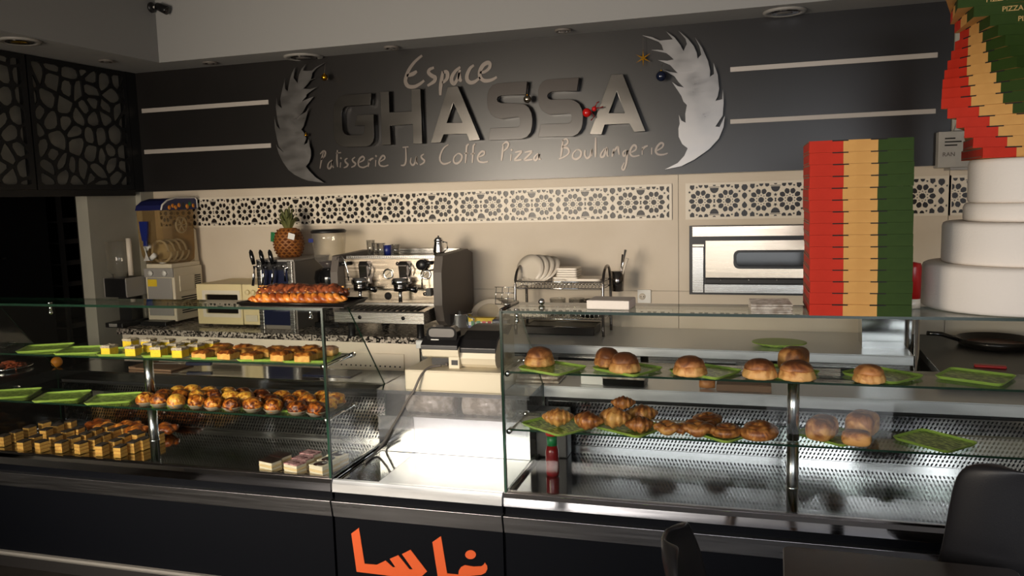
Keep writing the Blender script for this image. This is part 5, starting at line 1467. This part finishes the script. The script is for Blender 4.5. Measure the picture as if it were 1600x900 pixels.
# brioches
def loaf(L, Wd, H, seed):
    mb = MB(); n = 16; seg = 20; vs = []
    for i in range(n+1):
        s = i/n*2-1; env = max(.0, 1-abs(s)**4.5)**.5*.9+.1*(abs(s) < 1)
        env = max(env, .12)
        for k in range(seg):
            q = 2*PI*k/seg; c_, s_ = math.cos(q), math.sin(q)
            sx = math.copysign(abs(c_)**.62, c_); sz = math.copysign(abs(s_)**.62, s_)
            fl = 1 + (.035*math.sin(11*s+seed) if s_ < .1 else .012*math.sin(5*s+3*q+seed))
            vs.append((Wd/2*sx*env*fl, L/2*s, H*.5 + H/2*sz*env*(1 if s_ > 0 else 1)))
    fs = [(i*seg+k, i*seg+(k+1) % seg, (i+1)*seg+(k+1) % seg, (i+1)*seg+k) for i in range(n) for k in range(seg)]
    fs += [tuple(range(seg-1, -1, -1)), tuple(n*seg+k for k in range(seg))]
    mb.add(vs, fs, 0, True); return drop(mb)
LOAF_T = loaf(.13, .10, .095, 4.0)
def brioche_parts(R, H, seed, sy=1.0, flutes=12):
    ph = seed
    side = MB().lathe([(.001, 0), (R*.86, 0), (R*1.0, H*.07), (R*1.0, H*.18), (R*.95, H*.33), (R*.90, H*.46), (R*.84, H*.54), (.001, H*.54)], 48, wob=lambda a, j, n: 1 + ((.11*abs(math.sin(flutes*a/2+ph)) - .06)*(1 - .13*j) + .02*math.sin(2*a+ph) if 0 < j < 7 else 0), sy=sy)
    dome = MB().lathe([(R*.80, H*.44), (R*.885, H*.50), (R*.885, H*.58), (R*.82, H*.72), (R*.68, H*.86), (R*.44, H*.96), (R*.2, H*.995), (.001, H)], 32, wob=lambda a, j, n: 1 + .04*math.sin(3*a+ph+j*.3) + .025*math.sin(7*a+j*1.3+ph), sy=sy)
    return [('fluted_side', side, 'brioche_side'), ('browned_dome', dome, 'brioche_crust')]
G = 'brioches on the right shelves'
def br(px, py, v, R, H, rz, lab, z=ZS1, sy=1.0, sd=1):
    return set_food('brioche', lab, 'brioche', px, py, z, v, brioche_parts(R, H, sd, sy), rz, G)
br(843, 560, .15, .060, .076, 0, 'pale round brioche at the left end of the upper right shelf', sd=.3)
br(949, 560, .19, .052, .072, 25, 'flaky golden brioche behind the darker one on the upper right shelf', sy=1.3, sd=.9)
br(976, 569, .085, .060, .076, 0, 'dark brown brioche in front of the golden one on the upper right shelf', sd=1.7)
br(1078, 580, .072, .063, .072, 0, 'single low brioche in the middle of the upper right shelf', sd=2.2)
br(1187, 583, .066, .062, .070, 0, 'fluted brown brioche left of the chrome post on the upper right shelf', sd=2.9)
br(1245, 583, .064, .066, .068, 0, 'front brioche right above the chrome post on the upper right shelf', sd=3.3)
set_food('brioche_loaf', 'tall brioche loaf behind the one above the chrome post', 'brioche', 1240, 572, ZS1, .185, [('crust', LOAF_T, 'loaf_crust')], -22, G)
br(1358, 588, .06, .056, .062, 0, 'small caramel brioche on the tray nearest the right end', sd=4.8)
G = 'brioche loaves on the lower right shelf'
for px, py, v, L, Wd, H, rz, lab, sd in ((1284, 682, .115, .15, .095, .085, -24, 'square ended brioche loaf right of the chrome post on the lower right shelf', 1.0),
        (1338, 690, .058, .075, .10, .055, -8, 'low front brioche loaf on the lower right shelf', 2.0),
        (1347, 678, .19, .14, .105, .092, -24, 'tall brioche loaf behind the low one on the lower right shelf', 3.0)):
    set_food('brioche_loaf', lab, 'brioche', px, py, ZS2, v, [('crust', loaf(L, Wd, H, sd), 'loaf_crust')], rz, G)

# ---- flaky turnovers on the floor of the left counter
G = 'flaky turnovers behind the cake bars'
for i, (px, py, L, rz) in enumerate(((145, 649, .11, 10), (168, 656, .10, -5), (192, 651, .12, 20), (216, 655, .11, -10), (249, 657, .13, -4))):
    u = onf(px, py, .46).x
    t = thing('turnover', 'flaky golden turnover on the floor of the left counter, ' + ['leftmost', 'second from the left', 'third from the left', 'fourth from the left', 'rightmost behind the post'][i], 'pastry', F(u, .44 if i % 2 else .49, ZD+.002), TH+R_(rz), G)
    twist(L, .085, .055, 30+i).obj('crust', 'flaky_crust', t)

# ---- cream slices near the glass corner
def slice_(px, py, kind, lab, dv=0):
    q = onfz(px, py, ZD+.055)
    t = thing('cream_slice', lab, 'cake', F(min(q.x, LU1-.08), max(.085, q.y), ZD+.002), TH+R_(-14+rnd.uniform(-4, 4)), 'cream slices on the floor of the left counter')
    a, b = .042, .031
    for z0, z1, m_, nm in ((0, .012, 'slice_sponge', 'sponge_layer'), (.012, .022, 'white_cream', 'cream_layer'), (.022, .033, 'slice_sponge', 'sponge_layer'), (.033, .046, 'white_cream', 'cream_layer')):
        k = 0 if 'sponge' in nm else .001
        MB().box(-a+k, a-k, -b+k, b-k, z0, z1).obj(nm, m_, t, bevel=.002)
    MB().box(-a, a, -b, b, .046, .053).obj('icing', {'brown': 'choc_glaze', 'pink': 'pink_glaze', 'white': 'white_cream'}[kind], t, bevel=.002)
    if kind == 'white': MB().lathe([(.001, .0534), (.026, .0534), (.028, .0545), (.001, .056)], 20, sx=1, sy=1.2).obj('chocolate_spot', 'choc_glaze', t)
    if kind == 'pink':
        mb = MB()
        for k in range(3): ribbon(mb, [(-.035, -.0), (.0, .006), (.035, -.002)], .006, 0, .0012)
        mb.xf(Matrix.Translation((0, 0, .053)) @ Matrix.Rotation(R_(-90), 4, 'X')); mb.obj('dark_swirl', 'choc_glaze', t)
slice_(422, 717, 'brown', 'chocolate topped cream slice in front, at the left')
slice_(438, 709, 'brown', 'chocolate topped cream slice behind the front one')
slice_(460, 722, 'pink', 'pink marbled cream slice in front')
slice_(473, 714, 'pink', 'pink marbled cream slice in the middle')
slice_(485, 706, 'pink', 'pink marbled cream slice at the back')
slice_(500, 725, 'white', 'white cream slice with a dark spot in front at the glass corner')
slice_(513, 717, 'white', 'white cream slice with a dark spot in the middle')
slice_(531, 710, 'white', 'white cream slice with a dark spot at the back')

# ---- on the worktop behind the left counter
q = onfz(14, 576, ZWT)
t = thing('platter', 'silver platter with shredded orange food at the left picture edge', 'platter', F(q.x, q.y, ZWT), 0)
MB().lathe([(.001, 0), (.08, 0), (.125, .014), (.12, .017), (.08, .005), (.001, .004)], 26).obj('dish', 'chrome', t)
mb = MB(); r2 = random.Random(2)
for k in range(60):
    a = r2.random()*6.28; r = .085*math.sqrt(r2.random()); p = Vector((r*math.cos(a), r*math.sin(a), .008 + .03*(1-r/.09)*r2.random()+.004))
    d = Vector((r2.uniform(-1, 1), r2.uniform(-1, 1), r2.uniform(-.2, .4)))*.03
    mb.tube([p-d, p+Vector((0, 0, .006)), p+d], .004, 5)
o = mb.obj('shredded_filling', 'shredded_orange', t); o['kind'] = 'stuff'
q = onfz(88, 567, ZWT+.025)
o = thing('orange', 'single pale orange on the dark worktop behind the left counter', 'fruit', F(q.x, max(VBL+.05, q.y), ZWT))
MB().ball((0, 0, .03), .031, 18).obj('peel', 'orange_fruit', o); MB().cyl((0, 0, .060), .004, .003, 8).obj('stem', 'pine_leaf', o)
struct(MB().box(-4.46, LU0-.004, .05, .88, .85, ZWT).xf(Matrix.Rotation(TH, 4, 'Z')).obj('trim_10', 'glossy_black', loc=(0, 3.03, 0)))
q = onfz(288, 577, ZWT)
t = thing('bread_knife', 'knife with a dark blue handle on the worktop behind the left counter', 'knife', F(q.x, VBL+.14, ZWT+.018), TH+R_(8))
MB().box(.0, .15, -.012, .012, 0, .02).obj('handle', 'navy_panel', t, bevel=.004); MB().prism([(-.25, .0), (0, -.016), (0, .016), (-.24, .012)], 'z', .008, .010).obj('blade', 'chrome', t)
t = thing('paper_bag', 'flat brown paper bag under the knife on the left worktop', 'bag', F(q.x-.17, VBL+.14, ZWT+.0005), TH+R_(-4))
MB().box(-.15, .15, -.09, .09, 0, .012).obj('bag_body', 'bag_brown', t, bevel=.004); MB().box(-.15, -.10, -.088, .088, .012, .016).obj('folded_top', 'bag_brown', t)
q = onfz(500, 588, ZWT)
o = MB().box(-.14, .14, -.07, .07, 0, .006).obj('glass_board', 'navy_panel', loc=F(-2.2, VBL+.15, ZWT+.0005), rz=TH, bevel=.002); tag(o, 'thin blue board lying on the worktop behind the muffins', 'board')

# ---- on the worktop behind the right counter
def onwt(px, py): 
    q = onfz(px, py, ZWT); return F(q.x, min(max(q.y, VBR+.03), VBR+.2), ZWT+.0005)
t = thing('folded_bag', 'folded clear plastic bag on the worktop at the left end of the right counter', 'bag', F(onfz(838, 603, ZWT).x, VBR+.12, ZWT+.0005), TH)
MB().box(-.13, .10, -.09, .09, 0, .014).obj('lower_fold', 'clear_film', t, bevel=.006)
MB().box(-.11, .09, -.07, .08, .014, .030).obj('upper_fold', 'clear_film', t, bevel=.006); MB().tube([(-.11, -.06, .022), (-.13, 0, .022), (-.11, .07, .022)], .014, 8).obj('rolled_edge', 'clear_film', t)
o = MB().box(-.062, .062, -.05, .05, 0, .055).obj('white_carton', 'paper_white', loc=F(onfz(927, 603, ZWT).x, VBR+.09, ZWT+.0005), rz=TH+R_(-4), bevel=.005); tag(o, 'small white carton on the worktop left of the black film pack', 'carton')
t = thing('film_pack', 'black box wrapped in clear film on the worktop behind the right counter', 'pack', F(onfz(974, 606, ZWT).x, VBR+.08, ZWT+.0005), TH+R_(-3))
MB().box(-.10, .10, -.06, .06, 0, .045).obj('black_box', 'glossy_black', t, bevel=.008); MB().box(-.103, .103, -.063, .063, .035, .050).obj('film_wrap', 'clear_film', t, bevel=.008)
o = MB().lathe([(.001, -.035), (.02, -.035), (.024, 0), (.02, .035), (.001, .035)], 14, (0, 0, .024), axis='x').obj('bread_roll', 'brioche_crust', loc=F(onfz(1104, 612, ZWT).x, VBR+.06, ZWT+.0005)); tag(o, 'small brown bread roll on the worktop behind the right counter', 'bread')
t = thing('paper_stack', 'flat stack of brown paper sheets on the worktop behind the right counter', 'paper', F(onfz(1162, 608, ZWT).x, VBR+.10, ZWT+.0005), TH)
MB().box(-.12, .12, -.08, .08, 0, .03).obj('sheet_pile', 'bag_brown', t, bevel=.002); MB().box(-.118, .10, -.078, .07, .03, .032).xf(Matrix.Rotation(R_(5), 4, 'Z')).obj('top_sheet', 'bag_brown', t)

# ---- sauce bottle and dark block at the left end of the right counter's floor
u = onf(866, 740, .33).x
t = thing('sauce_bottle', 'red sauce bottle with a green neck and red cap inside the right counter', 'bottle', F(u, .30, ZD+.001), 0)
MB().lathe([(.001, 0), (.026, 0), (.029, .01), (.029, .11), (.022, .135), (.001, .135)], 20).obj('bottle_body', 'sauce_red', t)
MB().lathe([(.022, .135), (.0225, .18), (.001, .18)], 18).obj('neck', 'green_plastic', t)
MB().lathe([(.001, .18), (.026, .18), (.028, .187), (.028, .205), (.024, .212), (.001, .212)], 20).obj('cap', 'red_plastic', t)
u = onf(870, 700, .58).x
o = MB().box(-.09, .06, -.03, .07, 0, .22).obj('dark_box', 'dark_plastic', loc=F(u, .56, ZD+.001), rz=TH, bevel=.006); tag(o, 'dark box standing behind the red sauce bottle inside the right counter', 'box')

# ---- twisted pastries on their tray on top of the left counter
a = toF(on_z(403, 471, ZG+.008)); b = toF(on_z(557, 463, ZG+.008))
PX = (a.x+b.x)/2 + .045
t = thing('pastry_tray', 'dark metal tray of twisted breads on top of the left counter', 'tray', F(PX, .115, ZG+.0005), TH)
MB().box(-.25, .25, -.085, .115, 0, .004).obj('tray_base', 'pastry_tray', t)
MB().tube([(-.26, -.095, .016), (.26, -.095, .016), (.26, .12, .016), (-.26, .12, .016)], .005, 6, closed=True).obj('rim', 'pastry_tray', t)
mb = MB()
for p, q in (((-.25, -.085), (.25, -.085)), ((.25, -.085), (.25, .115)), ((.25, .115), (-.25, .115)), ((-.25, .115), (-.25, -.085))):
    mb.add([(p[0], p[1], .002), (q[0], q[1], .002), (q[0]*1.04, q[1]*1.08, .016), (p[0]*1.04, p[1]*1.08, .016)], [(0, 1, 2, 3)])
mb.obj('sloped_side', 'pastry_tray', t)
def rope(L, r, n_tw, seed, bumps):
    mb = MB(); r2 = random.Random(seed)
    for s in range(2):
        n = n_tw*10; path = []; rad = []
        for i in range(n+1):
            f_ = i/n; a = f_*n_tw*2*PI + s*PI
            env = min(1, 6*f_+.25, 6*(1-f_)+.25)
            path.append((L*(f_-.5), r*.42*math.cos(a)*env, r*.34*math.sin(a)*env)); rad.append(r*.66*env*(1 + bumps*r2.uniform(-1, 1)))
        sweep(mb, path, rad, 9, .9)
    return drop(mb)
tt = thing('twisted_bread', 'golden twisted bread stick in front on the dark tray', 'bread', F(PX+.01, .066, ZG+.005), TH+R_(5), 'twisted breads on the tray')
rope(.46, .030, 7, 3, .04).obj('crust', 'twist_gold', tt)
tt = thing('twisted_bread', 'dark glazed twisted bread studded with almonds, at the back of the tray', 'bread', F(PX-.02, .160, ZG+.005), TH+R_(2), 'twisted breads on the tray')
rope(.45, .044, 8, 4, .14).obj('crust', 'twist_dark', tt)
mb = MB(); r2 = random.Random(9)
for k in range(70):
    x = r2.uniform(-.21, .21); a = r2.uniform(.2, 2.9); mb.ball((x, .036*math.cos(a), .038+.034*math.sin(a)), .0075, 6, sz=.5)
o = mb.obj('almond_flake', 'twist_gold', tt); o['kind'] = 'stuff'

# ---- foam slabs and film stack on top of the right counter
a = onfz(915, 478, ZG); b = onfz(998, 474, ZG)
p = F((a.x+b.x)/2+.01, .14, ZG+.0005)
o = MB().box(-.085, .085, -.06, .07, 0, .036).obj('foam_slab', 'foam_white', loc=p, rz=TH+R_(-4), bevel=.004); tag(o, 'white foam slab lying on the glass top near the dish rack', 'foam slab')
a = onfz(1232, 486, ZG)
t = thing('film_stack', 'flat stack of film wrapped sheets against the straight pizza box stack', 'stack', F(-.005, .10, ZG+.0005), TH+R_(3))
for k in range(5): MB().box(-.078, .068-.004*(k % 2), -.07+.003*(k % 3), .11, k*.007, k*.007+.006).obj('wrapped_sheet', 'clear_film', t, bevel=.002)

# ---- pizza boxes
def pizza_box(name, label, S, TH_, side_text):
    t = thing(name, label, 'pizza box')
    h = S/2
    # one folded carton with its three colour bands on every long face
    mb = MB(); b = [-h, -h+S/3, h-S/3, h]
    for k in range(3):
        mb.add([(b[k], -h, 0), (b[k+1], -h, 0), (b[k+1], -h, TH_), (b[k], -h, TH_)], [(0, 1, 2, 3)], k)
        mb.add([(b[k], h, 0), (b[k+1], h, 0), (b[k+1], h, TH_), (b[k], h, TH_)], [(3, 2, 1, 0)], k)
        mb.add([(b[k], -h, TH_), (b[k+1], -h, TH_), (b[k+1], h, TH_), (b[k], h, TH_)], [(0, 1, 2, 3)], k)
        mb.add([(b[k], -h, 0), (b[k+1], -h, 0), (b[k+1], h, 0), (b[k], h, 0)], [(3, 2, 1, 0)], 1)
    mb.add([(-h, -h, 0), (-h, h, 0), (-h, h, TH_), (-h, -h, TH_)], [(3, 2, 1, 0)], 0)
    mb.add([(h, -h, 0), (h, h, 0), (h, h, TH_), (h, -h, TH_)], [(0, 1, 2, 3)], 2)
    mb.obj('carton', ['box_red', 'box_tan', 'box_green'], t)
    for x in (-h+S/3-.006, h-S/3+.006):
        MB().box(x-.030, x+.022, -h-.0012, -h+.004, TH_-.0035, TH_+.0006).obj('lid_slot', 'box_slot', t)
    MB().box(-h-.0015, -h+.0, -h+.02, h-.01, TH_*.12, TH_*.2).box(-h-.0015, -h, -h+.02, h-.01, TH_-.004, TH_).obj('side_flap', 'bag_brown', t)
    if side_text:
        o = link('lettering', PIZZA_TXT, t, (h+.0012, -h+.085, TH_*.30), R_(90))
    return t
PIZZA_TXT = text_mesh('lettering', 'PIZZA TO GO', .0235, .0012, 'box_print')
S1, T1 = .332, .0402
first = None
G = 'pizza boxes in the straight stack'
ul = onf(1265, 487, .004).x
for k in range(15):
    lab = 'red, tan and green pizza box in the straight stack, %s from the bottom' % ORD[k]
    if k == 0: lab = 'bottom red, tan and green pizza box of the straight stack'
    if k == 14: lab = 'topmost red, tan and green pizza box of the straight stack'
    lean = -.0006*k
    u = ul + S1/2 + lean + rnd.uniform(-.0025, .0025); loc = F(u, .004+S1/2+rnd.uniform(0, .006), ZG+.001+k*(T1+.0006)); rz = TH + R_(rnd.uniform(-.5, .5))
    if first is None:
        first = pizza_box('pizza_box', lab, S1, T1, False); first.location = loc; first.rotation_euler.z = rz; first['group'] = G
    else: clone(first, lab, loc, rz, G)

# ---- foam tower and the fanned stack of pizza boxes on it
labs = ['widest foam disc at the bottom of the white foam tower', 'second foam disc from the bottom of the white foam tower', 'thin third foam disc of the white foam tower', 'topmost foam disc of the white tower under the fanned pizza boxes']
VC = .30
zz = ZG + .001; prev = None; ztops = []
for i, (pxl, R, H) in enumerate(((1437, .285, .163), (1467, .25, .150), (1499, .20, .066), (1505, .19, .155))):
    z0 = zz; q = onf(pxl, 450, VC)
    u = q.x + R*1.03
    o = MB().lathe([(.001, 0), (R-.012, 0), (R-.003, .004), (R, .014), (R, H-.016), (R-.004, H-.005), (R-.014, H), (.001, H)], 48).obj('foam_disc', 'foam_white', loc=F(u, VC, z0))
    tag(o, labs[i], 'foam disc', 'foam discs of the white tower')
    zz = z0 + H + .0006
ZFT = zz
S2, T2 = .31, .0365
G = 'pizza boxes in the fanned stack'
first = None
def cen(k):
    ks = [(0, 1597), (5, 1572), (10, 1589), (12, 1592), (14, 1562), (17, 1535)]
    for (a, p), (b, q) in zip(ks[:-1], ks[1:]):
        if a <= k <= b: return p + (q-p)*(k-a)/(b-a)
for k in range(17):
    lab = 'pizza box in the fanned stack on the foam tower, %s from the bottom' % (ORD[k] if k < 16 else 'seventeenth')
    loc = F(onf(cen(k), 150, .33).x, .33, ZFT+.001+k*(T2+.0005)); rz = TH + R_(-7.1*k + rnd.uniform(-1.5, 1.5))
    if first is None:
        first = pizza_box('pizza_box', lab, S2, T2, True); first.location = loc; first.rotation_euler.z = rz; first['group'] = G
    else: clone(first, lab, loc, rz, G)

# ---- red bottle between stack and foam
q = onf(1431, 470, .30)
t = thing('red_bottle', 'red squeeze bottle with a pale base between the pizza boxes and the foam tower', 'bottle', F(q.x-.022, .235, ZG+.001))
MB().lathe([(.001, 0), (.026, 0), (.026, .035), (.001, .035)], 18).obj('pale_base', 'ceramic', t)
MB().lathe([(.026, .035), (.027, .15), (.024, .165), (.001, .17)], 18).obj('bottle_body', 'red_plastic', t)

# ---- cartons on a small wall shelf right of the fascia
a = on_y(1466, 262, 4.86)
MBX = a.x
o = MB().box(.06, .62, 0, .17, 0, .012).obj('wall_shelf', 'frame_grey', loc=(MBX, 4.875, a.z-.014)); tag(o, 'thin grey wall shelf under the cartons right of the fascia', 'shelf')
t = thing('carton', 'grey carton with dark print beside the fascia, the lower one', 'carton', (MBX, 4.875, a.z-.001))
MB().box(0, .17, .0, .13, 0, .19).obj('carton_body', 'card_grey', t, bevel=.003)
mb = MB()
for k, wd in enumerate((.05, .08, .06)): mb.box(.03, .03+wd, -.0008, 0, .15-k*.018, .157-k*.018)
mb.obj('print_line', 'box_slot', t)
link('lettering', text_mesh('lettering', 'RAN', .030, .001, 'grey_plastic'), t, (.02, -.001, .06))
t = thing('carton', 'pale open carton leaning on top of the lower carton', 'carton', (MBX+.075, 4.885, a.z+.192), R_(0))
MB().prism([(0, 0), (.085, 0), (.15, .17), (.065, .17)], 'y', 0, .10).obj('carton_body', 'card_grey', t, bevel=.002)
MB().prism([(.012, .012), (.075, .012), (.135, .15), (.075, .15)], 'y', -.0015, 0).obj('inner_face', 'bag_brown', t)
# upright pale column behind the fanned boxes
a = on_y(1504, 60, 4.93)
struct(MB().box(XFR+.002, XFR+.12, 4.93, YB-.001, ZFAS+.04, ZS-.001).obj('trim_11', 'side_paint'))

# ---- cafe table and chairs in the foreground
t = thing('cafe_table', 'dark square cafe table top at the bottom edge', 'table', (.34, 2.16, 0), 0)
MB().prism(rrect(-.305, .305, -.305, .305, .02), 'z', .722, .75).obj('table_top', 'table_dark', t, bevel=.004)
plate('edge_band', [rrect(-.308, .308, -.308, .308, .022), rrect(-.3052, .3052, -.3052, .3052, .02)], .024, 'frame_grey', t, loc=(0, 0, .735), plane='xy')
MB().lathe([(.001, 0), (.22, 0), (.22, .012), (.04, .03), (.03, .06), (.03, .70), (.09, .722), (.001, .722)], 28).obj('pedestal', 'black_plastic', t)
def shell_chair(label, x, y, rz, hb):
    t = thing('shell_chair', label, 'chair', (x, y, 0), rz, 'black shell chairs')
    # shell: front of the seat at -y, back at +y
    prof = [(-.22, .455), (-.14, .445), (-.02, .435), (.09, .44), (.16, .47), (.20, .55), (.225, .66), (.25, .78), (.272, hb-.05), (.28, hb)]
    nW = 14; vs = []; n = len(prof)
    P = smooth_line(prof, 4); n = len(P)
    for i, (py, pz) in enumerate(P):
        f_ = i/(n-1)
        wd = .215 + .02*math.sin(PI*f_) - .055*max(0, f_-.5)/.5
        if f_ > .80: wd *= math.sqrt(max(.0, 1-((f_-.80)/.2)**2.6))*.62 + .38
        if f_ < .08: wd *= .9 + f_*1.25
        for j in range(nW+1):
            s = j/nW*2-1
            lift = .055*abs(s)**2.6
            ii = max(0.0, min(1.0, (f_-.3)/.25))
            vs.append((s*wd, py - lift*ii*.9, pz + lift*(1-ii)))
    fs = [(i*(nW+1)+j, i*(nW+1)+j+1, (i+1)*(nW+1)+j+1, (i+1)*(nW+1)+j) for i in range(n-1) for j in range(nW)]
    mb = MB(); mb.add(vs, fs, 0, True)
    o = mb.obj('seat_shell', 'chair_black', t)
    so = o.modifiers.new('thickness', 'SOLIDIFY'); so.thickness = .014; so.offset = 0
    su = o.modifiers.new('smooth', 'SUBSURF'); su.levels = 1; su.render_levels = 1
    for sx in (-1, 1):
        for sy in (-1, 1):
            MB().tube([(sx*.13, sy*.12, .425), (sx*.21, sy*.21, .0)], .014, 8, radii=[.017, .010]).obj('leg', 'wood_leg', t)
    MB().box(-.13, .13, -.012, .012, .405, .425).box(-.012, .012, -.13, .13, .405, .425).obj('frame', 'black_plastic', t)
    return t
shell_chair('black shell chair seen edge-on left of the cafe table', .005, 2.10, R_(90), .905)
shell_chair('large black shell chair at the right picture edge', .705, 2.775, R_(174), 1.02)
